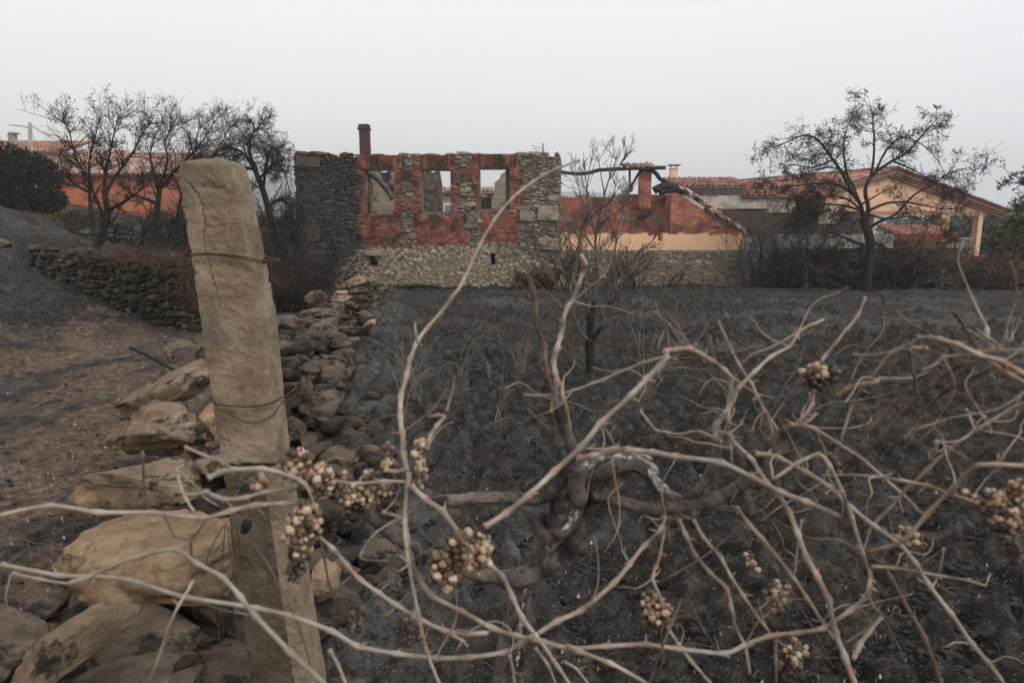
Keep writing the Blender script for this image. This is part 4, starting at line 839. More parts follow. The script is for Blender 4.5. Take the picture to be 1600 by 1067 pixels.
# left trees
def tree_from(base, specs, prm, seed, **kw):
    rs = np.random.RandomState(seed); T = newT()
    for pts, Yd, r0, r1, dy, kids, st, kl in specs: limb(T, pts, Yd, r0, r1, rs, dy, prm, kids, st, kl)
    return T
prmA = dict(levels=3, kids=[5, 6, 5], wob=.45, up=.3, leaf=.09, nseg=5, bigr=.03)
T = tree_from(None, [([(128, 400), (150, 388), (160, 362), (168, 335), (163, 300)], 15.5, .10, .06, 0, 3, .4, 0.69),
    ([(165, 345), (150, 310), (135, 275), (118, 245), (108, 205), (98, 190)], 15.5, .04, .008, -.5, 20, .2, 0.69),
    ([(163, 300), (165, 268), (172, 240), (178, 210), (186, 180)], 15.5, .045, .008, .3, 22, .1, 0.69),
    ([(164, 305), (180, 275), (200, 250), (215, 225), (225, 205), (238, 190)], 15.5, .04, .008, .6, 20, .2, 0.69),
    ([(166, 330), (190, 318), (215, 300), (235, 285)], 15.5, .05, .01, -.6, 9, .2, 0.69),
    ([(150, 385), (142, 340), (140, 300), (140, 250), (150, 210), (155, 185)], 15.2, .05, .008, .4, 20, .3, 0.69),
    ([(140, 300), (120, 290), (100, 270), (92, 240)], 15.3, .04, .01, .4, 8, .2, 0.69)], prmA, 5)
plant(T, "scorched_tree", ground(135, 402) + (0, .6, .6), "twiggy scorched tree with sparse leaves rising behind the old dry stone wall", "tree", lsize=.035, seed=8, rmin=.0028)
prmB = dict(levels=3, kids=[5, 7, 6], wob=.5, up=.3, leaf=0, nseg=5, bigr=.03)
T = tree_from(None, [([(247, 392), (247, 360), (246, 325), (250, 290)], 18, .09, .06, 0, 4, .3, 0.86),
    ([(250, 290), (262, 250), (258, 225), (266, 200), (268, 182)], 18, .035, .008, .3, 18, .1, 0.77),
    ([(250, 295), (275, 265), (300, 240), (320, 215), (335, 190)], 18, .04, .008, -.6, 20, .1, 0.77),
    ([(250, 300), (240, 270), (235, 240), (245, 205)], 18, .05, .01, .4, 11, .1, 0.69),
    ([(268, 392), (275, 350), (285, 300), (300, 260), (308, 215), (312, 190)], 18.6, .05, .008, .4, 20, .3, 0.77),
    ([(285, 310), (310, 285), (330, 250), (350, 215), (360, 195)], 18.6, .035, .008, -.4, 18, .1, 0.77),
    ([(250, 320), (225, 310), (200, 300), (185, 285)], 18, .05, .01, -.4, 10, .1, 0.69)], prmB, 6)
plant(T, "bare_tree", ground(255, 395) + (0, 1, 0.69), "bare burnt tree with fine upright twigs just left of the stone post", "tree", seed=9, rmin=.003)
prmC = dict(levels=3, kids=[6, 9, 8], wob=.7, up=-.1, leaf=0, nseg=6, bigr=.03)
T = tree_from(None, [([(440, 425), (432, 390), (425, 350), (412, 300), (398, 265)], 19.5, .11, .07, 0, 5, .4, 0.86),
    ([(400, 270), (385, 245), (365, 232), (345, 235), (330, 250)], 19.5, .05, .008, .3, 22, .1, 0.86),
    ([(400, 268), (390, 235), (395, 210), (405, 200), (418, 208)], 19.5, .045, .008, .2, 20, .1, 0.77),
    ([(405, 280), (425, 258), (440, 262), (450, 290), (456, 330)], 19.5, .04, .008, -.4, 22, .1, 0.77),
    ([(418, 325), (440, 310), (455, 330), (462, 365)], 19.5, .05, .01, .5, 14, .1, 0.69),
    ([(398, 265), (370, 262), (350, 280), (340, 310)], 19.5, .05, .01, -.5, 12, .1, 0.77),
    ([(410, 300), (420, 240), (430, 230), (440, 245)], 19.8, .05, .01, .5, 14, .1, 0.77),
    ([(425, 350), (450, 350), (462, 380), (470, 410)], 19.4, .04, .01, .2, 12, .1, 0.60)], prmC, 16)
plant(T, "bare_tree", ground(440, 430) + (0, 1, .6), "dense bare tree with drooping tangled twigs between stone post and ruin", "tree", seed=10, rmin=.0034)

def bush(name, px, py, Yd, h, wdt, stems, prm, seed, label, cat="shrub", lean=.35, r=.03, **kw):
    rs = np.random.RandomState(seed); b = P(px, py, Yd); kw.pop('onground', 1); b[2] = H(b[0], b[1]) if Yd < 28 else -.9; T = newT()
    for _ in range(stems):
        a = rs.uniform(0, 6.3); o = rs.uniform(0, wdt) ; p0 = b + (math.cos(a) * o, math.sin(a) * o * .6, -.05)
        d = np.array((math.cos(a) * lean * rs.rand() * 1.5, math.sin(a) * lean * rs.rand(), 1)); d /= np.linalg.norm(d)
        grow(T, p0, d, h * rs.uniform(.6, 1.05), r * rs.uniform(.6, 1.1), 1, prm, rs)
    return plant(T, name, b, label, cat, seed=seed, **kw)
pb = dict(levels=3, kids=[4, 6, 4], wob=.5, up=.3, leaf=.0, nseg=5, bigr=.028)
pl_ = dict(pb, leaf=.5)
bush("burnt_shrub", 1180, 452, 26.6, 3.0, .8, 24, dict(pb, kids=[4, 5, 5]), 41, "dense upright grey shrub of bare stems crowding the sheet metal gate", twig='twig_grey', rmin=.0085, lean=.25)
bush("burnt_shrub", 1212, 400, 28.6, 2.7, 1.3, 16, dict(pb, kids=[4, 7, 6]), 42, "tall dark dead scrub rising behind the metal gate", twig='twig_dark', rmin=.007)
bush("burnt_shrub", 835, 458, 25.2, 1.0, .45, 30, dict(pb, wob=1.0, leaf=.7), 43, "charred brown bushy stump at the foot of the ruin", twig='twig_brown', leaf='leaf_brown', lsize=.07, rmin=.008, lean=.8)
bush("burnt_shrub", 900, 455, 24.0, 2.6, .5, 7, dict(pb, leaf=.12), 44, "thin scorched shrub by the corner of ruin and annex", rmin=.006, lean=.5, lsize=.05)
bush("burnt_shrub", 985, 455, 25.0, 1.7, .4, 8, pb, 45, "low dead shrub against the annex's rubble base", twig='twig_brown', rmin=.006, lean=.5)
bush("burnt_shrub", 1040, 452, 26.2, 1.0, .4, 6, pb, 46, "small brown shrub under the middle of the orange plaster band", twig='twig_brown', rmin=.006, lean=.7)
for k, (px, Yd, h) in enumerate([(1242, 25.6, 2.0), (1296, 26, 1.7), (1330, 25.3, 1.6), (1395, 25.6, 1.9), (1428, 26, 1.9), (1462, 25.4, 1.7), (1500, 26, 1.6), (1535, 26.5, 1.4), (1270, 26.8, 1.3), (1368, 26.4, 1.5), (1575, 25, 1.3)]):
    words = ["first burnt grapevine right of the metal gate", "burnt grapevine between the two short stone stakes", "burnt grapevine hugging the leafy tree's trunk", "second burnt grapevine past the leafy tree's trunk", "tangled burnt grapevine under the little shed roof", "brown burnt grapevine below the shed's red fascia", "burnt grapevine under the porch's corner pillar", "straggling burnt grapevine just past the red plinth", "small burnt grapevine tight against the rubble boundary wall", "sooty burnt grapevine behind the leafy tree's foot", "last low burnt grapevine near the photo's edge"]
    bush("burnt_grapevine", px, 460, Yd, h * 1.2, .3, 18, dict(pb, wob=1.0, leaf=.28, up=.15, kids=[4, 7, 5]), 50 + k, words[k], cat="grapevine", group="burnt grapevines along the boundary wall", twig=['twig_dark', 'twig_brown', 'twig_grey'][k % 3], leaf='leaf_brown', lsize=.07, rmin=.0085, lean=.8, r=.06)
for k, (px, y0, y1, Yd, w_) in enumerate([(1258, 418, 462, 25, .11), (1240, 385, 462, 25.2, .05), (1306, 410, 462, 25.5, .10), (1334, 400, 462, 25.3, .12), (1428, 405, 465, 25, .08), (1455, 425, 465, 24.8, .07), (1396, 415, 463, 25.2, .09)]):
    m_ = MB(); a = P(px, y0, Yd); b = P(px, y1, Yd); b[2] = H(b[0], b[1]) - .1
    tube(m_, spline([b, (a + b) / 2 + (rs.uniform(-.05, .05), 0, 0), a], 3), [w_ * 1.15, w_, w_, w_, w_, w_, w_ * .9][:7], 6, .15, k)
    o_ = m_.build("trellis_stake", M['bark_dark'] if k != 0 else M['boulder_grey'], None)
    tag(o_, ["stubby grey stone stake standing right of the metal gate", "slender charred stake beside the stubby grey stone stake", "charred stake a little left of the leafy tree", "thickest charred stake, touching the leafy tree's trunk", "charred stake below the little red shed roof", "short charred stake under the porch end", "charred stake just right of the leafy tree's trunk"][k], "stake", "stakes along the boundary wall")

# shrub in the field
rs = np.random.RandomState(77); T = newT(); YM = 8.6; pm = dict(levels=3, kids=[4, 4.5, 4], wob=.22, up=.35, leaf=0, nseg=5, bigr=.02, spread=.75)
limb(T, [(922, 592), (922, 560), (921, 532)], YM, .062, .055, rs)
limb(T, [(921, 535), (905, 515), (897, 495), (893, 470), (888, 440), (880, 410), (868, 385)], YM, .03, .007, rs, -.3, pm, 9, .3, .55)
limb(T, [(921, 535), (920, 500), (916, 466), (911, 430), (905, 390), (912, 340), (920, 300)], YM, .036, .006, rs, .2, pm, 13, .25, .6)
limb(T, [(922, 530), (924, 500), (930, 460), (934, 420), (930, 380), (938, 330), (950, 285), (965, 245)], YM, .036, .006, rs, .4, pm, 13, .25, .6)
limb(T, [(923, 535), (936, 515), (946, 496), (958, 466), (975, 440), (990, 405), (1010, 380)], YM, .036, .006, rs, -.2, pm, 13, .25, .6)
limb(T, [(924, 525), (935, 490), (950, 440), (960, 390), (975, 350), (985, 310)], YM, .018, .004, rs, .5, pm, 10, .25, .55)
limb(T, [(897, 495), (880, 460), (860, 430), (842, 400), (835, 375)], YM, .012, .003, rs, .3, pm, 7, .25, .5)
plant(T, "bare_shrub", ground(922, 592), "tall bare burnt shrub with a forked black trunk standing in the field", "shrub", seed=12, rmin=.0036, twig='twig_grey')

# hedge and other greenery
def blob_foliage(name, px0, py0, px1, py1, Yd, dep, n, size, mt, label, cat, seed, holes=.35, twigs=True):
    rs = np.random.RandomState(seed); a = P(px0, (py0 + py1) / 2, Yd)[0]; b = P(px1, (py0 + py1) / 2, Yd)[0]; z0 = P(px0, py1, Yd)[2]; z1 = P(px0, py0, Yd)[2]
    base = np.array(((a + b) / 2, Yd, z0)); root = empty(name, base, label, cat); c = np.array(((a + b) / 2, Yd, (z0 + z1) / 2)); ext = np.array(((b - a) / 2, dep / 2, (z1 - z0) / 2))
    q = rs.normal(size=(n * 2, 3)); q /= np.linalg.norm(q, axis=1)[:, None]; q = np.sign(q) * np.abs(q) ** .75; q *= (rs.rand(len(q))[:, None] ** .3)
    q *= (1 + .16 * fbm(q * 2.3 + seed, 3, seed))[:, None]; keep = fbm(q * 3.5 + 5, 3, seed + 1) > -holes; q = q[keep][:n]
    m = MB(); leaves(m, c + q * ext, size, rs)
    m.build("crown", M[mt], root)
    T = newT(); pr = dict(levels=2, kids=[5, 5], wob=.4, up=.2, nseg=4, bigr=.02)
    for _ in range(7):
        d = np.array((rs.normal() * .5, rs.normal() * .4, 1)); d /= np.linalg.norm(d); grow(T, base + (rs.uniform(-.4, .4) * ext[0], 0, -.1), d, ext[2] * 2 * .95, .05, 1, pr, rs)
    m = MB(); cones(m, T['big'] + [(*s[:6], max(s[6], .007), max(s[7], .006)) for s in T['small']], 4); m.build("trunk", M['bark_dark'], root)
    return root
blob_foliage("ivy_hedge", -60, 226, 84, 352, 25, 3.0, 15000, .11, 'leaf_green', "big dark rounded ivy hedge with a singed crown by the left houses", "hedge", 3, .6)
blob_foliage("green_bush", 232, 325, 330, 392, 23, 2.0, 2500, .09, 'leaf_dull', "low half green bush in the gap below the drooping trees", "bush", 4, .15)
blob_foliage("green_bush", 85, 330, 160, 380, 23, 2.0, 1800, .08, 'leaf_dull', "patchy tan bush at the foot of the red rendered house", "bush", 14, .1)
bush("burnt_shrub", 110, 375, 20, 1.0, 1.2, 16, dict(pb, wob=1), 61, "dead scrub on the ashy bank left of the twiggy tree", twig='twig_brown', lean=1, rmin=.006, onground=True)
bush("burnt_shrub", 205, 385, 19, 1.5, 1.6, 24, dict(pb, wob=1), 62, "wide dead scrub between the twiggy tree and the bare tree", lean=.9, rmin=.006)
bush("burnt_shrub", 390, 400, 18, 2.5, 1.4, 42, dict(pb, wob=.8), 63, "dark dead scrub massed behind the stone post", lean=.9, rmin=.006)
bush("burnt_shrub", 445, 425, 17.5, 2.2, .7, 34, dict(pb, wob=.8), 64, "dead scrub beside the ruin's left corner", lean=.9, rmin=.006)
bush("bare_thicket", 425, 410, 20.5, 3.1, .9, 30, dict(pb, wob=.6, kids=[5, 7, 6]), 71, "tall grey thicket of bare stems filling the gap beside the ruin", cat="thicket", twig='twig_grey', rmin=.0045, lean=.2)
bush("bare_thicket", 345, 400, 21.5, 3.3, 1.3, 26, dict(pb, wob=.6, kids=[5, 7, 6]), 72, "grey bare thicket rising just behind the stone post's head", cat="thicket", twig='twig_grey', rmin=.0045, lean=.5)
# right side: hazy trees beyond the house
for k, (x0, y0, x1, y1, Yd, n, nm, lb) in enumerate([(1562, 350, 1650, 452, 34, 5000, "green_bush", "half green bush at the photo's edge past the boundary wall"),
    (1530, 330, 1600, 430, 62, 3500, "far_tree", "hazy tree beyond the porch pillar"), (1588, 315, 1660, 430, 85, 3000, "far_tree", "pale hazy tree furthest to the photo's edge"),
    (1470, 335, 1545, 420, 90, 3000, "far_tree", "faint hazy tree seen through the open porch"), (1380, 338, 1480, 420, 110, 3000, "far_tree", "faint tree behind the porch's inner pillars"),
    (1600, 300, 1700, 420, 120, 3000, "far_tree", "faint tall tree mostly outside the photo's edge"), (1510, 345, 1590, 440, 48, 2600, "far_tree", "low grey tree behind the red plinth")]):
    blob_foliage(nm, x0, y0, x1, y1, Yd, (x1 - x0) / F * Yd, n, .07 * Yd ** .45, 'leaf_dull', lb, "tree" if nm == "far_tree" else "bush", 200 + k, .2)
rs = np.random.RandomState(91); T = newT(); pe = dict(levels=3, kids=[3, 4, 3], wob=.5, up=.1, leaf=.3, nseg=5, bigr=.03)
limb(T, [(1660, 470), (1640, 400), (1625, 350), (1612, 300), (1600, 275)], 16, .07, .01, rs, 0, pe, 20, .3, .55)
limb(T, [(1640, 400), (1610, 370), (1590, 335), (1580, 310)], 16, .03, .008, rs, 0, pe, 10, .3, .4)
plant(T, "leafy_sapling", ground(1655, 470), "leafy sapling reaching in at the photo's edge above the field", "sapling", leaf='leaf_dull', lsize=.055, seed=4, rmin=.005)

# ------------------------------------------------------------------ dry stone walls by the lane
wl = empty("old_stone_wall", (-7.8, 13.3, .1), "sooty dry stone wall bordering the lane under matted dead grass", "wall")
pA, pB = np.array((-5.5, 11.45, 0)), np.array((-11.6, 16.6, 0)); Lw = np.linalg.norm(pB - pA); Uw = (pB - pA) / Lw; Nw = np.array((Uw[1], -Uw[0], 0)); Nw = Nw if Nw[1] < 0 else -Nw
m_ = MB(); zA = -.35
O2 = pB + np.array((0, 0, zA)); U2 = -Uw
m_.add([O2, O2 + U2 * Lw, O2 + U2 * Lw + (0, 0, 1.3), O2 + (0, 0, 1.3), O2 - Nw * .5, O2 + U2 * Lw - Nw * .5, O2 + U2 * Lw - Nw * .5 + (0, 0, 1.3), O2 - Nw * .5 + (0, 0, 1.3)], q=[(0, 1, 2, 3), (3, 2, 6, 7), (1, 5, 6, 2), (0, 3, 7, 4), (5, 4, 7, 6)])
m_.build("wall_core", M['core'], wl, smooth=False)
m_ = MB(); wtop = lambda a: 1.42 + .06 * math.sin(a * 5) + .05 * math.sin(a * 11)
masonry(m_, O2, U2, np.array((0, 0, 1.)), Nw, (0, 0, Lw, 1.55), .13, .52, .10, 101, asp=.5, gap=.018, top=wtop)
masonry(m_, O2 + U2 * Lw, -Nw, np.array((0, 0, 1.)), U2, (0, 0, .8, 1.5), .13, .4, .08, 102, asp=.5, gap=.018)
m_.build("masonry_face", M['drystone'], wl)
m_ = MB(); rs = np.random.RandomState(6)
for k in range(46):
    a = rs.uniform(0, Lw); c_ = O2 + U2 * a - Nw * rs.uniform(-.02, .35) + (0, 0, 1.36 + rs.uniform(-.02, .12)); rock(m_, c_, (rs.uniform(.1, .26), rs.uniform(.1, .2), rs.uniform(.04, .10)), 400 + k, sub=2, facets=6)
m_.build("coping", M['drystone'], wl)
def deadmat(name, lines, label, n, seed, root=None, L_=(.25, .55), mt='deadgrass'):
    rs = np.random.RandomState(seed); sg = []
    for _ in range(n):
        (c, sp, d0) = lines[rs.randint(len(lines))]; p = np.array(c) + rs.normal(size=3) * np.array(sp); d = np.array(d0) + rs.normal(size=3) * .45; d /= np.linalg.norm(d); l = rs.uniform(*L_)
        r = .006
        for i in range(4):
            q_ = p + d * l / 4; sg.append((*p, *q_, r, r * .75)); p = q_; d = d + np.array((0, 0, -.22)) + rs.normal(size=3) * .12; d /= np.linalg.norm(d); r *= .75
    m = MB(); cones(m, sg, 3); o = m.build("dead_grass", M[mt], root)
    if root is None: tag(o, label, "dead grass")
    return o
ln = []
for a in np.linspace(Lw * .55, Lw + .2, 12):
    c_ = O2 + U2 * a - Nw * .1 + (0, 0, 1.42); ln.append((c_, (.22, .22, .05), tuple(Nw * .25 + U2 * .5 + (0, 0, .3))))
stuff(deadmat("dead_grass", ln, "", 1500, 3, L_=(.15, .4)), "matted dead grass spilling over the old dry stone wall", "dead grass")
ln = []
for t_ in np.linspace(0, 1, 9):
    c_ = pA + np.array((.15 + .25 * t_, .2 + .6 * t_, .95 - 1.15 * t_)); ln.append((c_, (.14, .3, .12), (.5, -.3, -.6)))
stuff(deadmat("dead_grass", ln, "", 1500, 4, L_=(.3, .6)), "brown dead brambles hanging down the lane end of the old wall", "dead grass")
l2 = empty("lane_bank_wall", P(455, 470, 19), "dark rubble bank wall with hanging roots left of the ruin across the lane", "wall")
m_ = MB(); c0 = P(418, 478, 16.2); c1 = P(472, 466, 24.5); c0[2] = c1[2] = -.95; U_ = c1 - c0; Ll = np.linalg.norm(U_); U_ /= Ll; N_ = np.array((U_[1], -U_[0], 0))
m_.add([c0, c1, c1 + (0, 0, 1.3), c0 + (0, 0, 1.3), c0 - N_ * .8, c1 - N_ * .8, c1 - N_ * .8 + (0, 0, 1.3), c0 - N_ * .8 + (0, 0, 1.3)], q=[(0, 1, 2, 3), (3, 2, 6, 7), (0, 3, 7, 4), (1, 5, 6, 2)])
m_.build("wall_core", M['core'], l2, smooth=False)
m_ = MB(); masonry(m_, c0, U_, np.array((0, 0, 1.)), N_, (0, 0, Ll, 1.35), .14, .45, .09, 111, asp=.5, gap=.018)
masonry(m_, c0 - N_ * .8, N_, np.array((0, 0, 1.)), -U_, (0, 0, .8, 1.3), .14, .4, .08, 112, asp=.5, gap=.018); m_.build("masonry_face", M['drystone'], l2)
stuff(deadmat("dead_grass", [(c0 + U_ * a - N_ * .2 + (0, 0, 1.32), (.3, .3, .06), tuple(N_ * .7 - U_ * .4)) for a in np.linspace(0, Ll, 12)], "", 1200, 5, L_=(.3, .7)), "dead roots and grass draping the rubble bank across the lane", "dead grass")

# ------------------------------------------------------------------ tumbled wall along the field
tw = empty("tumbled_wall", (-2.1, 6, .2), "tumbled sooty dry stone wall running from the stone post to the ruin", "wall")
m_ = MB(); rs = np.random.RandomState(12); top = lambda y_: np.interp(y_, [0, 2, 5, 6, 9.7, 16, 20, 25], [.26, .28, .42, .40, .28, -.02, -.22, -.4])
yy = 1.0; k = 0
while yy < 24.5:
    for lay in range(5):
        for side in range(2 if lay > 2 else 3):
            c_ = float(W(yy)) + (side - 1) * .28 + rs.uniform(-.12, .12) + (1 - lay / 5) * (.16 if side == 2 else 0); r_ = rs.uniform(.06, .15) * (1 + .01 * yy) * (1.35 if lay == 4 and yy > 5 else .8 if yy < 4 else 1)
            gz = H(c_, yy); zt_ = top(yy); zc = gz + (zt_ - gz) * (lay + .4) / 5 + rs.uniform(-.04, .04)
            if lay == 4 and rs.rand() < .35: continue
            rock(m_, (c_, yy + rs.uniform(-.14, .14), zc), (r_ * rs.uniform(.9, 1.7), r_ * rs.uniform(.8, 1.2), r_ * rs.uniform(.35, .75)), 1000 + k, sub=4 if yy < 5 else 3, facets=12, rough=.08, sq=.5); k += 1
    yy += .2 * (1 + yy * .03)
m_.build("rubble_stones", M['rubble'], tw)
m_ = MB()
for k in range(260):                       # small tumbled stones spilling into the field
    y_ = 3.2 * (24 / 3.2) ** rs.rand(); x_ = float(W(y_)) + .38 + abs(rs.normal()) * .2; r_ = rs.uniform(.02, .07) * (1 + .01 * y_)
    rock(m_, (x_, y_, H(x_, y_) + r_ * .45 + .02), (r_ * 1.3, r_, r_ * .7), 3000 + k, sub=2, facets=6)
m_.build("spilled_stones", M['rubble'], tw)

def boulder(x0, y0, x1, y1, Yd, th, roll, mt, label, seed, sub=5, facets=10, yaw=0, group="loose boulders on the tumbled wall", pitch=.0, rough=.06, sq=.55, name="boulder"):
    c = P((x0 + x1) / 2, (y0 + y1) / 2, Yd); m = MB(); sc_ = Yd / ray(800, (y0 + y1) / 2)[1] / F
    ph_ = math.atan(((y0 + y1) / 2 - 533.5) / F) + PITCH; vh = (y1 - y0) / 2 * sc_; hh = max((.7 if 'tan' in mt else .55) * vh, (vh - .72 * th * math.sin(max(ph_, 0))) / math.cos(ph_))
    rock(m, c, ((x1 - x0) / 2 * sc_ * 1.04, th, hh), seed, sub=sub, rot=(pitch, roll, yaw), facets=facets, rough=rough, sq=sq)
    o = m.build(name, M[mt], None); 
    o.data.transform(Matrix.Translation([-float(v_) for v_ in c])); o.location = tuple(float(v_) for v_ in c)
    return tag(o, label, "boulder" if name == "boulder" else "rock", group)
boulder(-60, 932, 66, 1085, 1.9, .2, .1, 'boulder_grey', "grey boulder cut by the photo's bottom left corner", 1, yaw=.3)
boulder(38, 942, 162, 1082, 1.86, .2, -.4, 'boulder', "pale upright boulder beside the corner boulder, streaked with black soot", 2, yaw=-.2)
boulder(108, 800, 335, 905, 2.75, .2, -.1, 'boulder_tan', "flat tan boulder tucked behind the widest tan boulder", 44, facets=0, sq=.75, rough=.06)
boulder(142, 806, 392, 945, 2.45, .2, -.06, 'boulder_tan', "widest tan boulder, shadow underneath, touching the stone post", 47, facets=1, pitch=.1, sq=.66, rough=.06)
boulder(150, 705, 342, 806, 3.15, .22, .05, 'boulder', "brown grey block of stone just above the tan boulders", 5, facets=12)
boulder(178, 622, 332, 722, 3.7, .24, .0, 'boulder', "pitted boulder with black soot hollows in the middle of the heap", 26, facets=12, rough=.09)
boulder(183, 572, 362, 640, 4.4, .22, -.42, 'boulder', "long tilted slab boulder topping the heap behind the post", 7, facets=9)
boulder(282, 532, 352, 590, 5.0, .2, -.3, 'boulder_grey', "grey wedge stone peeping out left of the post above the long slab", 8)
boulder(254, 530, 312, 576, 5.7, .2, .1, 'boulder_grey', "sooty brown stone at the lane end of the boulder heap", 9)
boulder(256, 566, 302, 598, 4.9, .12, .1, 'boulder_grey', "small stone under the burnt stick's tip", 10, sub=4)
boulder(312, 618, 362, 705, 3.75, .14, .1, 'boulder_tan', "orange tinted upright stone touching the post's edge", 11, sub=4)
boulder(302, 700, 372, 745, 3.2, .14, .0, 'boulder', "small round stone wedged beside the post above the grey block", 12, sub=4)
boulder(98, 872, 150, 915, 2.7, .1, .1, 'boulder_grey', "small brown stone propping the flat tan boulder", 13, sub=4)
boulder(102, 918, 160, 965, 2.45, .1, .2, 'boulder_grey', "small dark stone between the tan boulder and the sooty upright one", 14, sub=4)
boulder(36, 918, 100, 962, 2.5, .12, .0, 'boulder_grey', "rounded grey stone behind the two corner boulders", 15, sub=4)
boulder(120, 765, 160, 805, 2.95, .08, .8, 'boulder_tan', "little crumbly stone at the tip of the grey block", 16, sub=4)
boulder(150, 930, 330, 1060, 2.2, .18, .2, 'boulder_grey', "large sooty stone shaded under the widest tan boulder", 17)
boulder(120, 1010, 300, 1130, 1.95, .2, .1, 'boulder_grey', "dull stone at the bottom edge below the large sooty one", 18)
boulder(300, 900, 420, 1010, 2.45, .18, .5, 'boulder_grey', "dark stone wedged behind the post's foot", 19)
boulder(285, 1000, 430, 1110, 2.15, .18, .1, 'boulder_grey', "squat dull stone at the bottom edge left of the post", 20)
boulder(488, 862, 530, 942, 2.75, .14, .1, 'boulder_tan', "orange brown stone poking out right of the post's lower half", 21, sub=4)
boulder(462, 668, 537, 708, 5.2, .2, .12, 'boulder_grey', "lone wedge shaped rock lying in the field beside the post", 22, name="rock", group=None, sub=4)
boulder(556, 832, 634, 892, 3.55, .16, -.1, 'boulder_grey', "flat grey rock half sunk in ashy soil below the vine arm", 23, name="rock", group=None, facets=12)
boulder(428, 490, 490, 520, 9.6, .3, .02, 'boulder_grey', "flat pale capstone emerging right of the post", 24, sub=4)
boulder(486, 500, 532, 530, 9.3, .25, .0, 'boulder_grey', "split capstone in the middle of the tumbled wall", 25, sub=4)
boulder(488, 480, 538, 504, 11.5, .3, .1, 'boulder_grey', "brown capstone below the topmost slab of the tumbled wall", 27, sub=4)
boulder(514, 458, 556, 474, 13.5, .35, .02, 'boulder', "pale flat slab carrying a small square stone", 28, sub=4)
boulder(521, 452, 542, 461, 13.5, .12, .0, 'boulder_tan', "small square tan stone sitting on the pale flat slab", 29, sub=3)
boulder(540, 431, 582, 452, 17, .4, .05, 'boulder', "rounded slab at the ruin end of the tumbled wall", 30, sub=4)
boulder(550, 446, 576, 462, 15, .25, -.1, 'boulder_grey', "brown stone beneath the rounded end slab", 32, sub=3)
boulder(566, 500, 588, 514, 11.6, .14, -.5, 'boulder_tan', "orange chip of stone in the field by the tumbled wall", 33, sub=3, name="rock", group=None)
boulder(-20, 372, 14, 390, 17, .25, .1, 'boulder_grey', "brown stone on the ashy bank at the photo's left edge", 34, sub=3, name="rock", group=None)
boulder(1087, 448, 1109, 457, 24.5, .16, .2, 'render', "creamy lump of fallen plaster lying below the annex", 35, sub=4, name="rock", group=None, rough=.3)
boulder(1090, 441, 1100, 450, 24.6, .1, .5, 'render', "creamy chip of plaster leaning on the fallen plaster lump", 36, sub=3, name="rock", group=None, rough=.3)
boulder(478, 450, 508, 480, 15.5, .3, .1, 'boulder_grey', "squat brown stone where the lane meets the ruin's corner", 36, sub=4)
for k, (x0, y0, x1, y1) in enumerate([(880, 444, 896, 452), (1270, 455, 1288, 461), (1246, 455, 1256, 460), (700, 452, 716, 457)]):
    boulder(x0, y0, x1, y1, 24.8, .12, .0, ['tile', 'plaster_orange', 'tile_pale', 'tile'][k], ["orange tile rubble at the corner of ruin and annex", "pale orange fragment at the foot of the stone stake", "thin tile shard left of the stone stake", "red shard at the foot of the ruin"][k], 60 + k, sub=2, name="rubble_piece", group="fallen masonry fragments")

# burnt sticks on the ground
for k, (pp, r_, lb) in enumerate([([(204, 543), (232, 556), (258, 570), (275, 580)], .012, "charred stick leaning out over the lane from the boulder heap"),
    ([(60, 640), (78, 635), (92, 631)], .006, "short thin twig lying on the lane"), ([(100, 573), (140, 574), (185, 566), (205, 560)], .006, "long thin twig lying across the lane")]):
    m_ = MB()
    pts = [P(*q_, 5.2 - .2 * i) for i, q_ in enumerate(pp)] if k == 0 else [ground(*q_) + (0, 0, .02) for q_ in pp]
    tube(m_, spline(pts, 3), r_, 6, .15, k); tag(m_.build("stick", M['bark_dark'], None), lb, "stick")
m_ = MB(); tube(m_, spline([P(1542, 980, 2.9), P(1556, 988, 2.88), P(1575, 1000, 2.86), P(1602, 1015, 2.84)], 3), [.008, .012, .013, .014, .014, .015, .015, .016, .016, .016], 7, .2); o_ = m_.build("ashen_branch", M['ashcrack'], None); tag(o_, "white ash coated branch lying in the bottom right of the field", "branch")
m_ = MB()
for k in range(7):
    a = P(rs.uniform(0, 30), rs.uniform(352, 362), 20); tube(m_, spline([a, a + (rs.uniform(.3, .9), rs.uniform(-.3, .3), rs.uniform(-.15, .1)), a + (rs.uniform(1, 2.2), rs.uniform(-.5, .5), rs.uniform(-.35, -.1))], 4), .028, 5, .2, k)
for k in range(8):
    a = P(rs.uniform(55, 170), rs.uniform(368, 378), 19); tube(m_, spline([a, a + (rs.uniform(.3, .9), 0, rs.uniform(-.05, .2)), a + (rs.uniform(1, 1.8), rs.uniform(-.5, .5), rs.uniform(-.1, .1))], 4), .016, 5, .2, k)
tag(m_.build("ashen_brushwood", mat('pale ash wood', [(.12, .115, .11), (.32, .31, .3)], 4, bump=0), None), "heap of ash whitened branches on the bank above the old wall", "brushwood")
for k, (x0, x1, y_) in enumerate([(620, 690, 446), (692, 745, 449)]):
    m_ = MB(); tube(m_, spline([P(x0, y_ + 2, 25.2), P((x0 + x1) / 2, y_, 25.2), P(x1, y_ + 3, 25.0)], 4), .07, 7, .25, k); tag(m_.build("charred_log", M['char'], None), ["charred log lying along the foot of the ruin", "shorter charred log end to end with the long one by the ruin"][k], "log")

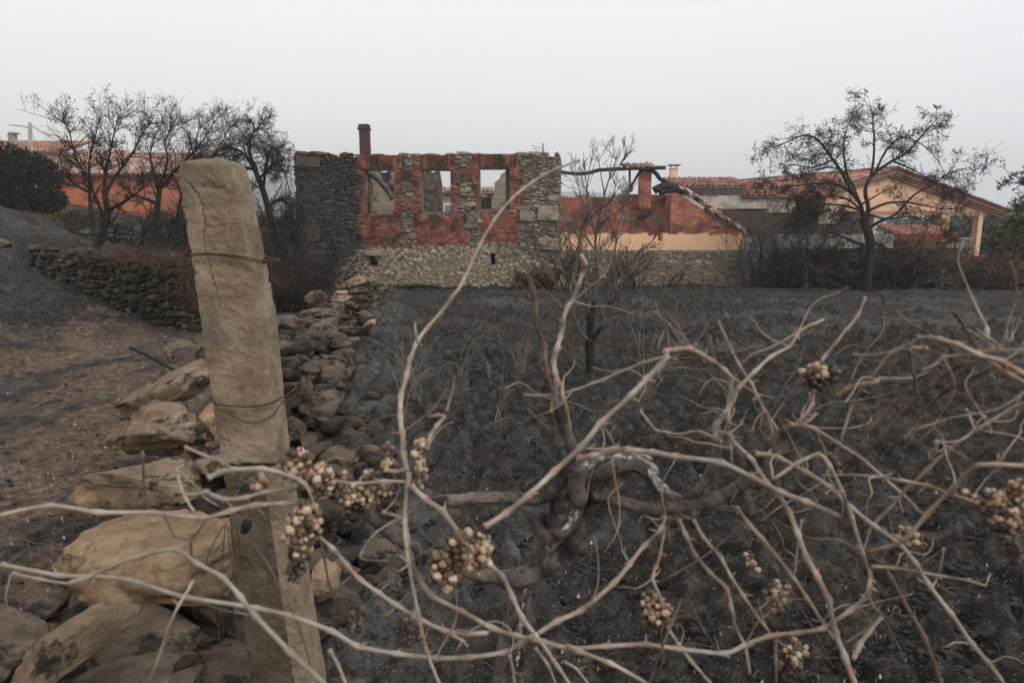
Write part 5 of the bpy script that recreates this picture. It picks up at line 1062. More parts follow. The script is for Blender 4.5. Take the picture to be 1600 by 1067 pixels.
# dry stalk tufts in the field
def tuft(px, py, tips, label, seed, r=.0029):
    rs = np.random.RandomState(seed); g_ = ground(px, py); Yd = g_[1]; sg = []
    tips = [(a_ + rs.normal() * 7, b_ + abs(rs.normal()) * 14) for a_, b_ in tips for _ in range(1 if len(tips) > 20 else 2)] + [(px + rs.normal() * 14, py - rs.uniform(14, 60)) for _ in range(3)]
    for (tx, ty) in tips:
        e = P(tx, ty, Yd + rs.uniform(-.5, .5)); b = g_ + (rs.normal() * .035, rs.normal() * .035, 0); d = e - b; hgt = np.linalg.norm(d); m1 = b + d * .4 + (0, 0, abs(d[0]) * .35 + .03) ; m1[0] -= d[0] * .14
        m2 = b + d * .8 + (0, 0, abs(d[0]) * .30 + .02); pts = spline([b, m1, m2, e], 4); n_ = len(pts)
        for i in range(n_ - 1): sg.append((*pts[i], *pts[i + 1], r * (1 - .6 * i / n_), r * (1 - .6 * (i + 1) / n_)))
    m = MB(); cones(m, [tuple(s_[:3] - g_) + tuple(np.array(s_[3:6]) - g_) + tuple(s_[6:]) for s_ in map(np.array, sg)], 4); o = m.build("stalk_tuft", M['drygrass'], None); o.location = tuple(g_)
    tag(o, label, "tuft", "dry stalk tufts in the field")
R_ = random.Random(3)
tuft(814, 592, [(R_.uniform(788, 862), R_.uniform(490, 540)) for _ in range(26)] + [(745, 505), (728, 520), (790, 545), (870, 560), (700, 548)], "thickest clump of dry stalks left of the tall bare shrub", 1)
tuft(652, 640, [(640, 505), (636, 545), (672, 515), (688, 512), (620, 560), (676, 560), (664, 590), (618, 508), (560, 540)], "tuft of arching stalks near the tumbled wall", 2)
tuft(768, 600, [(735, 548), (742, 540), (755, 555), (720, 565)], "small low tuft left of the thickest clump", 3)
tuft(1006, 632, [(982, 470), (1008, 440), (1020, 520), (1112, 578), (1122, 610), (1068, 560), (1050, 575), (1100, 590), (996, 560)], "tall sparse tuft right of the bare shrub's trunk", 4)
tuft(628, 660, [(612, 520), (598, 545), (650, 570), (680, 570), (575, 680)], "thin tuft behind the tall slanting vine cane", 5)
tuft(778, 686, [(791, 548), (797, 640), (785, 600)], "three straight stalks standing in the open field", 6)
tuft(720, 598, [(690, 560), (704, 545), (760, 500), (790, 506)], "arching pair of stalks bending toward the thickest clump", 7)
tuft(1062, 560, [(1062, 470), (1048, 500), (1080, 505), (1040, 520)], "wispy tuft further out right of the bare shrub", 8)
tuft(560, 610, [(520, 525), (600, 640), (548, 540)], "lone arching stalk beside the tumbled wall stones", 9)
# ------------------------------------------------------------------ stone post
pb_ = P(446, 1060, 2.0); YP = 2.0
base = np.array((-.735, 2.04, -.05)); post = empty("stone_post", base, "leaning granite vineyard post bound with rusty wire", "post")
def postface(yrow): return P(np.interp(yrow, [250, 500, 720, 1067], [275, 312, 345, 392]), yrow, YP), P(np.interp(yrow, [250, 500, 720, 1067], [386, 434, 455, 508]), yrow, YP)
m_ = MB(); nzl, per = 420, 210; V_ = []
zt0, zb0 = P(330, 256, YP)[2], -.08
ROWS_ = [1067, 720, 500, 250]; ZR_ = [P(400, r_, YP)[2] for r_ in ROWS_]; XL_ = [postface(r_)[0][0] for r_ in ROWS_]; XR_ = [postface(r_)[1][0] for r_ in ROWS_]
ZR_ = [-.1] + ZR_; sl_ = (-.1 - ZR_[1]) / (ZR_[2] - ZR_[1]); XL_ = [XL_[0] + (XL_[1] - XL_[0]) * sl_] + XL_; XR_ = [XR_[0] + (XR_[1] - XR_[0]) * sl_] + XR_
PAR_ = [(j_, t / n_) for j_, n_ in enumerate((112, 8, 46, 26, 18)) for t in range(n_)]; per = len(PAR_)
for i in range(nzl):
    z_ = zb0 + (zt0 - zb0) * i / (nzl - 1)
    # pixel row of this height at YP
    xl = float(np.interp(z_, ZR_, XL_)); xr = float(np.interp(z_, ZR_, XR_))
    w_ = (xr - xl); cxp = (xl + xr) / 2; hw = w_ * .5; dp = .075
    sh = 1.0
    tz = (zt0 - z_)
    if tz < .03: sh = .93 + .07 * math.sqrt(max(tz, 0) / .03)
    # quad with a chamfered near-right corner so that a side face shows
    xf = cxp - hw + 2 * hw * .76; xb = (cxp + hw) * (YP + 2 * dp) / YP; cor = [(-hw, -dp), (xf - cxp, -dp), (xf - cxp + .006, -dp * .9), (xb - cxp, dp * .96), (-hw * .85 - .05, dp)]
    ring = []
    for j, t_ in PAR_:
        A_, B_ = np.array(cor[j]), np.array(cor[(j + 1) % 5]); q_ = A_ * (1 - t_) + B_ * t_
        # round the corners
        e_ = .10
        if t_ < e_: q_ = q_ * (1 - .022 * (1 - t_ / e_) ** 2)
        if t_ > 1 - e_: q_ = q_ * (1 - .022 * ((t_ - 1 + e_) / e_) ** 2)
        ring.append((cxp + q_[0] * sh, YP + dp + q_[1] * sh, z_))
    V_.append(ring)
V_ = np.array(V_); Pn = V_.reshape(-1, 3); nrm = Pn - np.repeat(V_.mean(1), per, 0); nrm[:, 2] = 0; nrm /= np.linalg.norm(nrm, axis=1)[:, None]
disp = .0012 * fbm(Pn * 9, 3, 3) + .0018 * fbm(Pn * 45, 4, 5, .65) - .004 * np.maximum(fbm(Pn * 28, 3, 15) - .45, 0)
crk = .0
zz_ = Pn[:, 2]; xx_ = Pn[:, 0]
def groove(z0, wd, dpth, x0=-9, x1=9, amp=.006):
    zc_ = z0 + amp * fbm(np.stack([xx_ * 30, xx_ * 0, xx_ * 0], 1), 2, int(z0 * 100)); return -dpth * np.exp(-((zz_ - zc_) / wd) ** 2) * ((xx_ > x0) & (xx_ < x1)) * (.6 + .5 * fbm(Pn * 22, 2, 9))
zr_ = lambda row: P(350, row, YP)[2]
xr_ = lambda px, row: P(px, row, YP)[0]
disp += (groove(zr_(352), .003, .006) + groove(zr_(395), .004, .007) + groove(zr_(430), .003, .004)) * (nrm[:, 1] < -.2) + groove(zr_(727), .007, .022) + groove(zr_(292), .008, .012, xr_(292, 290), xr_(352, 290))
crackx = np.interp(zz_, [zr_(470), zr_(425), zr_(400), zr_(360), zr_(320), zr_(305), zr_(290), zr_(270)], [xr_(342, 470), xr_(330, 425), xr_(322, 400), xr_(316, 360), xr_(318, 320), xr_(304, 305), xr_(298, 290), xr_(285, 270)])
crackx = crackx + .004 * fbm(np.stack([zz_ * 40, zz_ * 0, zz_ * 0], 1), 3, 6)
cw_ = .0013 + .0012 * fbm(np.stack([zz_ * 25, zz_ * 0, zz_ * 0 + 5], 1), 2, 7)
cmask = np.exp(-((xx_ - crackx) / np.maximum(cw_, .0008)) ** 2) * (zz_ > zr_(480)) * (nrm[:, 1] < 0)
disp += -.014 * cmask
dark_ = (cmask > .6) | ((np.abs(zz_ - zr_(727) + .004 * fbm(Pn * 20, 2, 3)) < .0035) & (nrm[:, 1] < .5))
Pn = Pn + nrm * disp[:, None]; Pn[:, 2] += .004 * fbm(Pn * 20, 3, 8) * (zz_ > zt0 - .02)
i = np.arange(nzl - 1)[:, None] * per; j = np.arange(per)[None]; j2 = (j + 1) % per
qq_ = np.stack([i + j, i + j2, i + per + j2, i + per + j], -1).reshape(-1, 4); dk_ = dark_[qq_].mean(1) > .4
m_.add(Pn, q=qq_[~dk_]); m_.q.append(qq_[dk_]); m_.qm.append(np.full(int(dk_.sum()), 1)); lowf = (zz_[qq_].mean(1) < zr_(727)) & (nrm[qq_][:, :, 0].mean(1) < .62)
m_.qm[-2][:] = np.where(lowf[~dk_], 2, 0)  # darker brown granite from the seam down, except on the right-hand side face
# domed top
tc_ = V_[-1].mean(0); rings = [Pn[-per:]]
for s_ in (.93, .8, .6, .35, .1):
    r2 = tc_ + (V_[-1] - tc_) * s_; r2[:, 2] = zt0 + .018 * (1 - s_ ** 2) ** .5 + .004 * fbm(r2 * 40, 3, 4); rings.append(r2)
V2 = np.concatenate(rings); q2 = np.concatenate([np.stack([r_ * per + np.arange(per), r_ * per + (np.arange(per) + 1) % per, (r_ + 1) * per + (np.arange(per) + 1) % per, (r_ + 1) * per + np.arange(per)], -1) for r_ in range(5)]); m_.add(V2, q=q2)
nshaft = m_.build("post_shaft", [M['post'], M['core'], mat("dark brown granite", [(.06, .046, .034), (.12, .09, .062), (.18, .14, .10)], 7, stains=[((.03, .026, .023), 5, .54, .64, .8)], bump=1, bscale=34)], post)
def wraploop(rows, name="wire_loop", r=.0022, mt='wire', sag=0):
    a = P(rows[0][0], rows[0][1], YP - .012); b = P(rows[-1][0], rows[-1][1], YP + .03); m = MB(); pts = [np.array(P(x_, y_, YP - .014)) for x_, y_ in rows]
    pts = [pts[0] + (-.004, .1, .01)] + pts + [pts[-1] + (.008, .06, .0), pts[-1] + (-.02, .17, 0)]; pts.append(pts[0]); tube(m, spline(pts, 5), r, 6); return m.build(name, M[mt], post)
wraploop([(286, 397), (320, 396), (352, 398), (385, 402), (408, 408)], r=.0026); wraploop([(287, 401), (330, 398), (370, 403), (409, 411)], r=.0018)
wraploop([(332, 627), (350, 633), (385, 635), (420, 631), (438, 622)], r=.0026); wraploop([(336, 630), (355, 645), (390, 660), (422, 652), (440, 630)], r=.0016)
m_ = MB(); tube(m_, spline([P(412, 405, 1.98), P(418, 402, 1.97), P(424, 407, 1.97), P(419, 412, 1.97), P(424, 418, 1.97), P(420, 440, 1.98)], 4), .0028, 6); m_.build("wire_tail", M['wire'], post)
m_ = MB(); tube(m_, spline([P(388, 812, 1.93), P(384, 822, 1.92), P(380, 832, 1.92)], 4), [.010, .0135, .0145, .015, .015, .014, .013, .012, .010], 8, .12); m_.build("wooden_peg", M['bark_dark'], post)

# wires of the trellis
def wire(pts, r, label, mt='wire'):
    m = MB(); tube(m, spline([P(*q_) for q_ in pts], 6), r, 5); return tag(m.build("trellis_wire", M[mt], None), label, "wire")
wire([(410, 409, 1.99), (520, 436, 1.9), (640, 475, 1.82), (780, 502, 1.75), (912, 530, 1.7), (1130, 572, 1.6), (1320, 594, 1.5), (1600, 604, 1.4)], .0017, "upper trellis wire strung from the post's top binding across the field")
wire([(438, 626, 1.99), (520, 650, 1.9), (700, 700, 1.8), (900, 745, 1.7), (1200, 800, 1.6), (1600, 850, 1.5)], .0012, "lower trellis wire running from the post's second binding")

# ------------------------------------------------------------------ grapevines
def px_r(r, Yd, row=700): return r * Yd / ray(800, row)[1] / F
class Vine:
    def __init__(s, root): s.root = root; s.k = 0
    def cane(s, pts, r, Y0, Y1=None, mt='cane', r1=None, name="cane", rough=.05, smooth=3, sides=8, node=True, k_=.5):
        Y1 = Y0 if Y1 is None else Y1; n = len(pts); s.k += 1; rs = np.random.RandomState(s.k * 7 + 1)
        r1 = r * .72 if r1 is None else r1
        ctrl = [P(x_, y_, Y0 + (Y1 - Y0) * i / max(1, n - 1) + (rs.uniform(-.012, .012) if 0 < i < n - 1 else 0)) for i, (x_, y_) in enumerate(pts)]
        c = np.array(ctrl); out = []; rad = []
        for i in range(n - 1):
            a = c[max(i - 1, 0)]; b = c[i]; d = c[i + 1]; e = c[min(i + 2, n - 1)]; m = max(4, int(np.linalg.norm(d - b) / .012))
            for j in range(m):
                t = j / m; cr = .5 * ((2 * b) + (d - a) * t + (2 * a - 5 * b + 4 * d - e) * t * t + (3 * b - a - 3 * d + e) * t ** 3); ln_ = b * (1 - t) + d * t
                out.append(cr * .65 + ln_ * .35); f = (i + t) / (n - 1); base = (.84 if 'wood' in mt else .67) * px_r(r + (r1 - r) * f, Y0 + (Y1 - Y0) * f, pts[i][1])
                if node: base *= 1 + k_ * math.exp(-(min(t, 1 - t) * np.linalg.norm(d - b) / .006) ** 2)
                rad.append(base)
        out.append(c[-1]); rad.append(rad[-1] * .7); out = np.array(out); out[:, 0] += .0016 * np.sin(np.arange(len(out)) * .21 + s.k) + rs.normal(size=len(out)) * .0003; out[:, 2] += .0016 * np.sin(np.arange(len(out)) * .17 + s.k * 2)
        m = MB(); tube(m, out, rad, sides, rough, s.k)
        if node and r > 2.4:
            for i in range(1, n - 1):
                if rs.rand() < .6:
                    d_ = rs.normal(size=3); d_[1] *= .4; d_ /= np.linalg.norm(d_); l_ = rs.uniform(.008, .022); rb = px_r(r, Y0, 700) * .38
                    tube(m, [c[i], c[i] + d_ * l_ * .6, c[i] + d_ * l_ + (0, 0, .002)], [rb, rb * .8, rb * .35], 5)
        if r > 2.6 and name == "cane":
            for i in range(0, n):
                for _ in range(rs.poisson(.2 if pts[i][0] < 900 else .48)):
                    q_ = c[i].copy(); d_ = rs.normal(size=3) * (1, .45, 1); d_[2] += .25; d_ /= np.linalg.norm(d_); ln2 = rs.uniform(.03, .19); st = [q_.copy()]
                    k2 = int(rs.randint(3, 7))
                    for _j in range(k2):
                        d_ = d_ + rs.normal(size=3) * .38; d_ /= np.linalg.norm(d_); q_ = q_ + d_ * ln2 / k2; st.append(q_.copy())
                    r2 = rs.uniform(.0008, .0019); tube(m, spline(st, 3), np.linspace(r2, r2 * .45, (len(st) - 1) * 3 + 1), 5)
        return m.build(name, M[mt], s.root)
def bunch(root, cx, cy, rx, ry, Yd, n, gr, seed, mt='grape', dense=1.0, depth=.035, part="grape_bunch"):
    rs = np.random.RandomState(seed); c = P(cx, cy, Yd); k = Yd / ray(800, cy)[1] / F; m = MB(); sg = []; pts = []
    v, f = ico(3); tries = 0; lobes = [np.array((rs.uniform(-.45, .45), rs.uniform(-.3, .3), zz0, rs.uniform(.45, .7))) for zz0 in (.5, .15, -.2, -.5)]
    n = int(n * 1.45)
    while len(pts) < n and tries < n * 60:
        tries += 1; q_ = rs.normal(size=3); q_ /= np.linalg.norm(q_); q_ *= rs.rand() ** .3; lb_ = lobes[rs.randint(len(lobes))]; q_ = (q_ * lb_[3] + lb_[:3]) * (rx * k, depth, ry * k); q_[0] *= 1 - .25 * (q_[2] < -ry * k * .4); g_ = gr * .86 * (rs.uniform(.5, .8) if rs.rand() < .35 else rs.uniform(.85, 1.15))
        if any(np.linalg.norm(q_ - a) < (g_ + b) * .86 for a, b in pts): continue
        pts.append((q_, g_)); s_ = v * (1 + .2 * fbm(v * 1.6 + len(pts), 2, seed)[:, None] + .12 * fbm(v * 5.5 + len(pts), 2, seed + 1)[:, None]) * g_ * np.array((1, 1, rs.uniform(.85, 1.1)))
        m.add(s_ + c + q_, t=f); e = q_ * (.15, .3, .25) + (0, 0, ry * k * .25); sg.append((*(c + q_), *(c + e), .0012, .0016))
    o = m.build(part, M[mt], root); m = MB(); cones(m, sg, 4); tube(m, [c + (0, 0, ry * k * 1.15), c + (0, 0, 0), c - (0, 0, ry * k * .6)], [.0022, .002, .0012], 5); m.build("stem", M['cane_dark'], o)
    return o

vb = P(790, 1180, 1.75); v1 = empty("grapevine", (vb[0], 1.62, 0), "dead grapevine with knotted charred trunk, pale canes and dried grapes by the stone post", "grapevine")
V1 = Vine(v1)
# charred trunk and arms
V1.cane([(772, 1130), (783, 1040), (792, 992), (806, 950), (818, 915), (832, 885), (842, 858), (846, 835)], 13, 1.50, 1.42, 'vinewood', 11, "trunk", .14, sides=12, node=False)
V1.cane([(812, 1130), (815, 1040), (822, 960), (828, 900)], 6, 1.51, 1.45, 'vinewood', 5, "trunk", .14, sides=9, node=False)
V1.cane([(786, 905), (812, 902), (840, 893), (868, 876), (890, 856), (903, 826), (915, 795), (924, 765), (940, 742), (966, 727), (995, 725), (1014, 738), (1024, 758), (1040, 774), (1062, 783)], 19, 1.45, 1.33, 'vinewood', 13, "trunk", .12, sides=14, node=False)
V1.cane([(905, 722), (890, 742), (880, 768), (874, 795), (866, 822), (856, 836), (843, 822), (842, 800)], 20, 1.36, 1.40, 'vinewood', 17, "trunk", .13, sides=14, node=False)
V1.cane([(908, 726), (902, 752), (902, 780), (892, 812), (868, 838)], 17, 1.33, 1.37, 'vinewood', 14, "trunk", .13, sides=12, node=False)
V1.cane([(880, 745), (862, 770), (835, 780), (790, 779), (740, 779), (708, 783), (682, 779), (662, 768)], 13, 1.38, 1.28, 'vinewood', 10, "arm", .1, sides=12, node=False)
V1.cane([(925, 778), (950, 782), (985, 789), (1020, 796), (1060, 790), (1100, 784), (1135, 772), (1160, 757), (1170, 735), (1168, 722)], 11, 1.36, 1.26, 'vinewood', 14, "arm", .1, sides=12, node=False)
V1.cane([(1072, 778), (1090, 765), (1104, 748), (1114, 728), (1122, 700), (1126, 680)], 9, 1.32, 1.25, 'vinewood', 8, "arm", .1, sides=10, node=False)
V1.cane([(1160, 765), (1172, 785), (1180, 805)], 10, 1.28, 1.24, 'vinewood', 7, "arm", .15, sides=10, node=False)
V1.cane([(1178, 722), (1192, 708), (1206, 690), (1220, 676), (1234, 665)], 14, 1.26, 1.2, 'vinewood', 7, "arm", .12, sides=10, node=False)
V1.cane([(560, 765), (574, 800), (600, 826), (622, 842), (655, 858), (700, 878), (750, 898), (792, 905)], 9, 1.32, 1.44, 'vinewood', 14, "arm", .15, sides=10, node=False)
V1.cane([(899, 722), (893, 700), (884, 675), (876, 655), (870, 636)], 13, 1.36, 1.33, 'vinewood', 8, "arm", .14, sides=10, node=False)
V1.cane([(1030, 806), (1050, 812), (1075, 810), (1088, 800)], 7, 1.31, 1.29, 'vinewood', 7, "arm", .15, node=False)
# ash-white crack lines along the upper curve (thin crust strips hugging the wood)
for pts, rr in (([(898, 742), (906, 734), (918, 727), (934, 716), (960, 711), (990, 711), (1008, 718), (1019, 732), (1025, 750), (1038, 763), (1052, 772)], 7), ([(896, 748), (897, 770), (901, 790), (897, 806), (886, 822), (872, 832)], 5.5), ([(906, 744), (903, 764), (906, 786)], 4), ([(826, 905), (818, 950), (812, 1000), (806, 1060)], 4)):
    Ya = 1.44 if pts[0][1] > 800 else 1.345; Yb = 1.295 if pts[-1][0] > 1000 else Ya; m_ = MB(); ctl = spline([P(x_, y_, Ya + (Yb - Ya) * i / (len(pts) - 1)) for i, (x_, y_) in enumerate(pts)], 12); nr = np.random.RandomState(int(rr * 37)); iv2, if2 = ico(1); kk = px_r(rr, Ya)
    for q_ in range(int(len(ctl) * 3.2)):
        i = nr.randint(len(ctl)); 
        if fbm(ctl[i][None] * 60, 2, 5)[0] < -.35: continue
        s_ = nr.uniform(.12, .42) * kk; c_ = ctl[i] + nr.normal(size=3) * (kk * .42, kk * .15, kk * .42)
        dd_ = ctl[min(i + 1, len(ctl) - 1)] - ctl[max(i - 1, 0)]; dd_ /= np.linalg.norm(dd_) + 1e-9; vv_ = iv2 * (1 + .4 * nr.uniform(-1, 1, (len(iv2), 1))) * s_; vv_ = vv_ + np.outer(vv_ @ dd_, dd_) * 1.8
        m_.add(vv_ + c_, t=if2)
    m_.build("ash_crust", M['ashcrack'], v1)
C = V1.cane
C([(0, 882), (93, 898), (148, 899), (203, 905), (292, 934), (399, 951), (452, 962), (520, 985), (560, 1008), (620, 1020), (680, 1028), (730, 1028), (788, 1020), (816, 1004), (838, 990)], 5.2, 1.02, 1.12, 'cane_grey', 5.5)
C([(1040, 806), (1030, 830), (1008, 852), (985, 882), (960, 912), (908, 954), (870, 970), (838, 990)], 4.5, 1.28, 1.12, r1=6)
C([(-10, 808), (79, 791), (155, 801), (237, 800), (316, 808), (360, 797), (400, 789), (484, 785)], 5, .98, 1.12, r1=6)
C([(326, 748), (345, 738), (364, 733), (408, 731), (452, 742), (474, 755), (488, 770)], 6, 1.05, 1.1, 'cane_grey', 5)
C([(320, 766), (338, 775), (352, 780), (382, 778), (412, 770), (456, 764), (500, 752)], 5, 1.05, 1.12, 'cane_grey', 4.5)
C([(107, 911), (144, 899), (172, 887), (220, 869), (275, 858), (310, 880), (349, 900), (375, 930), (399, 962), (452, 1020), (510, 1072)], 3.6, 1.0, .95, 'cane_grey', 6.5)
C([(17, 896), (60, 905), (107, 911), (125, 905), (147, 898)], 3, 1.0, 1.0, 'cane_grey')
C([(300, 905), (296, 915), (280, 945), (263, 984), (248, 1030), (230, 1070)], 2.6, .99, .95, 'cane_grey', 3.2)
C([(289, 698), (320, 712), (344, 721), (362, 731)], 3.4, 1.0, 1.05)
C([(304, 800), (292, 780), (285, 765), (277, 745), (275, 730), (285, 726)], 3.2, 1.0, 1.02)
C([(275, 731), (300, 752), (316, 774), (340, 790)], 2.4, 1.0, 1.05, 'cane_grey')
C([(275, 768), (300, 773), (320, 770), (326, 766)], 2.6, 1.03, 1.05, 'cane_grey')
C([(255, 805), (262, 820), (272, 838), (299, 841), (310, 830), (322, 815)], 2.6, 1.0, 1.0, 'cane_dark')
C([(296, 843), (298, 870), (299, 900), (298, 925)], 3, 1.0, 1.0, 'cane_dark')
C([(222, 705), (225, 745), (229, 775), (234, 797)], 2.6, .97, .99, 'cane_dark')
for k, (a_, b_) in enumerate([((354, 817), (344, 1060)), ((356, 817), (378, 1070)), ((352, 820), (330, 870)), ((350, 818), (320, 900)), ((360, 825), (398, 1040)), ((358, 822), (362, 930)), ((392, 905), (440, 1072)), ((372, 820), (375, 880))]):
    mx_ = (a_[0] + b_[0]) / 2 + (k % 3 - 1) * 7; C([a_, (mx_, (a_[1] + b_[1]) / 2), b_], 1.3, 1.35, 1.5, 'cane_dark', 1.0, node=False, name="tendril")
C([(905, 250), (868, 264), (830, 286), (800, 311), (775, 342), (752, 380), (722, 440), (704, 465), (688, 488), (668, 512), (652, 536), (643, 560), (636, 586), (626, 620), (624, 650), (627, 675), (630, 708), (638, 738)], 2.6, 1.75, 1.15, 'cane', 6.2)
C([(652, 536), (648, 520), (647, 505)], 3, 1.3, 1.3, 'cane_grey')
C([(638, 738), (636, 760), (632, 804), (636, 836), (642, 868), (654, 900), (676, 932), (720, 956), (768, 982), (808, 994), (850, 1002), (892, 1012), (950, 1008), (1008, 1006), (1060, 1014), (1132, 1022), (1165, 1008), (1204, 994), (1250, 988), (1288, 980), (1328, 952), (1352, 932), (1358, 915), (1360, 900), (1348, 864), (1332, 808), (1316, 768), (1296, 728), (1278, 708), (1245, 722), (1208, 748)], 6, 1.14, 1.08, 'cane', 4)
C([(636, 756), (632, 812), (640, 880), (654, 960), (666, 1020), (688, 1075)], 5, 1.13, 1.06)
C([(642, 758), (665, 780), (692, 800), (732, 852), (760, 878), (784, 900), (800, 932), (816, 964), (836, 990)], 6.5, 1.12, 1.1, r1=5.5)
C([(836, 990), (856, 1016), (872, 1040), (895, 1075)], 5, 1.1, 1.05)
C([(838, 1010), (855, 1036), (872, 1075)], 3.5, 1.1, 1.08); C([(796, 1022), (800, 1045), (803, 1075)], 3.5, 1.1, 1.08)
C([(880, 1034), (900, 1046), (922, 1072)], 3.2, 1.1, 1.08)
C([(756, 822), (790, 800), (828, 772), (868, 736), (908, 700), (938, 662), (985, 618), (1009, 592), (1030, 572), (1043, 556), (1040, 546)], 6.5, 1.10, 1.2, r1=5.5)
C([(1040, 548), (1060, 546), (1082, 547), (1098, 556), (1114, 566), (1130, 578), (1141, 592), (1141, 624), (1132, 647), (1120, 664), (1120, 684), (1126, 692)], 5.2, 1.2, 1.24, r1=6.2)
C([(1048, 556), (1065, 550), (1085, 552), (1100, 560), (1112, 566)], 3, 1.21, 1.22, 'cane_dark')
C([(500, 838), (520, 855), (540, 880), (560, 904), (590, 926), (616, 944), (656, 968), (696, 986), (730, 990), (762, 988)], 4.5, 1.1, 1.1, r1=5.5)
C([(905, 716), (924, 713), (955, 705), (980, 704), (1020, 708), (1060, 714), (1128, 722), (1175, 744), (1220, 768), (1260, 784), (1316, 810)], 7, 1.2, 1.1, r1=6)
C([(1126, 680), (1122, 676), (1138, 678), (1148, 692), (1176, 716), (1188, 735), (1198, 752), (1215, 772), (1232, 800), (1245, 835), (1260, 872), (1278, 902), (1296, 936), (1306, 985), (1320, 1025), (1338, 1075)], 4.2, 1.24, 1.05, r1=6.5)
C([(1150, 792), (1170, 818), (1192, 840), (1215, 868), (1240, 900), (1262, 935), (1284, 972), (1302, 1000)], 4.6, 1.24, 1.12)
C([(1060, 810), (1072, 835), (1088, 868), (1110, 895), (1136, 920), (1142, 950), (1148, 980), (1164, 1010), (1172, 1052)], 4.8, 1.28, 1.18)
C([(1084, 812), (1100, 840), (1128, 872), (1142, 900), (1160, 928), (1180, 958), (1204, 990)], 4.2, 1.28, 1.12)
C([(1040, 806), (1037, 835), (1032, 864), (1024, 885), (1018, 904), (1032, 935), (1044, 980), (1062, 1008), (1080, 1032), (1115, 1072)], 2.8, 1.26, 1.12, r1=4, mt='cane')
C([(890, 1010), (904, 1017), (952, 1036), (1012, 1070)], 6, 1.1, 1.05)
C([(1180, 710), (1200, 712), (1216, 716), (1260, 738), (1300, 762), (1332, 792), (1370, 822), (1408, 852), (1430, 880), (1448, 912), (1485, 960), (1520, 1008), (1545, 1035), (1570, 1066)], 5.6, 1.2, 1.0, 'cane_grey', 4.6)
C([(1234, 664), (1252, 664), (1272, 668), (1308, 690), (1348, 716), (1378, 744), (1408, 772), (1434, 798)], 4.6, 1.18, 1.2, r1=3.4)
C([(1132, 647), (1144, 626), (1156, 605), (1180, 582), (1206, 558), (1234, 542), (1247, 519), (1265, 508), (1288, 498)], 5, 1.22, 1.35, r1=2.6)
C([(1156, 605), (1148, 625), (1140, 642), (1139, 660), (1139, 678), (1141, 700), (1142, 722)], 3.8, 1.22, 1.2)
C([(1124, 503), (1134, 525), (1145, 550), (1158, 575), (1172, 597), (1183, 620), (1195, 642), (1207, 660), (1220, 678)], 2.8, 1.3, 1.24, r1=4)
C([(1195, 642), (1203, 660), (1208, 681), (1203, 706)], 3.8, 1.25, 1.22)
C([(1352, 464), (1339, 495), (1322, 515), (1305, 537), (1290, 556), (1276, 576)], 2.6, 1.35, 1.3, r1=3.6)
C([(1267, 618), (1268, 632), (1258, 648), (1245, 660)], 4.4, 1.24, 1.2); C([(1274, 645), (1265, 655), (1250, 664)], 3, 1.24, 1.2)
C([(1308, 618), (1325, 608), (1342, 603), (1365, 600), (1375, 594), (1392, 592), (1426, 590)], 5, 1.22, 1.15, r1=4.4)
C([(1284, 760), (1310, 700), (1331, 629), (1345, 607), (1363, 587), (1380, 568), (1394, 555), (1410, 548), (1426, 546), (1449, 544)], 2.6, 1.3, 1.1, r1=5.4)
C([(820, 616), (840, 617), (865, 616), (895, 610), (925, 600), (959, 587), (1004, 569), (1043, 557)], 3, 1.4, 1.25, 'cane_grey', 3.8)
C([(825, 430), (830, 455), (836, 474), (838, 513), (846, 528), (853, 542), (853, 560), (857, 582), (864, 605), (868, 625), (866, 640)], 3.8, 1.35, 1.33, 'cane_dark', 5)
C([(906, 400), (914, 412), (910, 428), (904, 444), (895, 470), (888, 478), (880, 500), (878, 511), (874, 528), (869, 546), (864, 566), (868, 582), (872, 596), (867, 629), (862, 645)], 4, 1.38, 1.33, 'cane', 6)
C([(880, 505), (881, 530), (883, 555)], 4, 1.37, 1.36, 'cane_dark'); C([(868, 469), (876, 480), (884, 484)], 3.4, 1.38, 1.37, 'cane_dark')
C([(877, 598), (881, 620), (886, 640), (890, 663), (889, 680)], 4.2, 1.34, 1.34)
C([(825, 638), (838, 650), (850, 664), (872, 678)], 2.4, 1.36, 1.34, 'cane_dark')
C([(667, 700), (669, 690), (672, 680), (682, 666), (694, 652), (684, 650), (671, 651)], 5, 1.14, 1.2)
C([(697, 645), (702, 625), (707, 605), (710, 588)], 3.4, 1.2, 1.25, 'cane_dark')
C([(608, 678), (630, 673), (655, 655), (680, 636), (700, 604)], 2.6, 1.2, 1.25, 'cane_dark')
C([(600, 732), (618, 736), (640, 732), (560, 755)][:3], 5, 1.14, 1.14)
C([(480, 745), (520, 752), (560, 757), (600, 752), (640, 752)], 4.6, 1.12, 1.14, 'cane')
C([(600, 800), (615, 804), (632, 806)], 4, 1.12, 1.12)
C([(1001, 639), (1012, 656), (1024, 672), (1042, 676), (1060, 680), (1080, 676), (1096, 675), (1118, 684)], 2.4, 1.3, 1.25, 'cane', 3.2)
C([(938, 660), (950, 680), (962, 703)], 2.8, 1.18, 1.2, 'cane_grey')
C([(1160, 816), (1130, 845), (1100, 868), (1064, 890), (1032, 908)], 1.8, 1.25, 1.2, 'cane_dark', node=False)
C([(1064, 935), (1050, 972), (1036, 1010), (1014, 1072)], 3.2, 1.15, 1.1, 'cane_dark'); C([(1080, 945), (1100, 985), (1120, 1015)], 3, 1.3, 1.3, 'cane_dark')
C([(1254, 812), (1248, 850), (1243, 892), (1238, 896)], 2.4, 1.15, 1.15, 'cane_grey')
C([(1208, 810), (1230, 822), (1252, 836), (1280, 843), (1308, 844), (1340, 860)], 3.4, 1.2, 1.15, 'cane_dark')
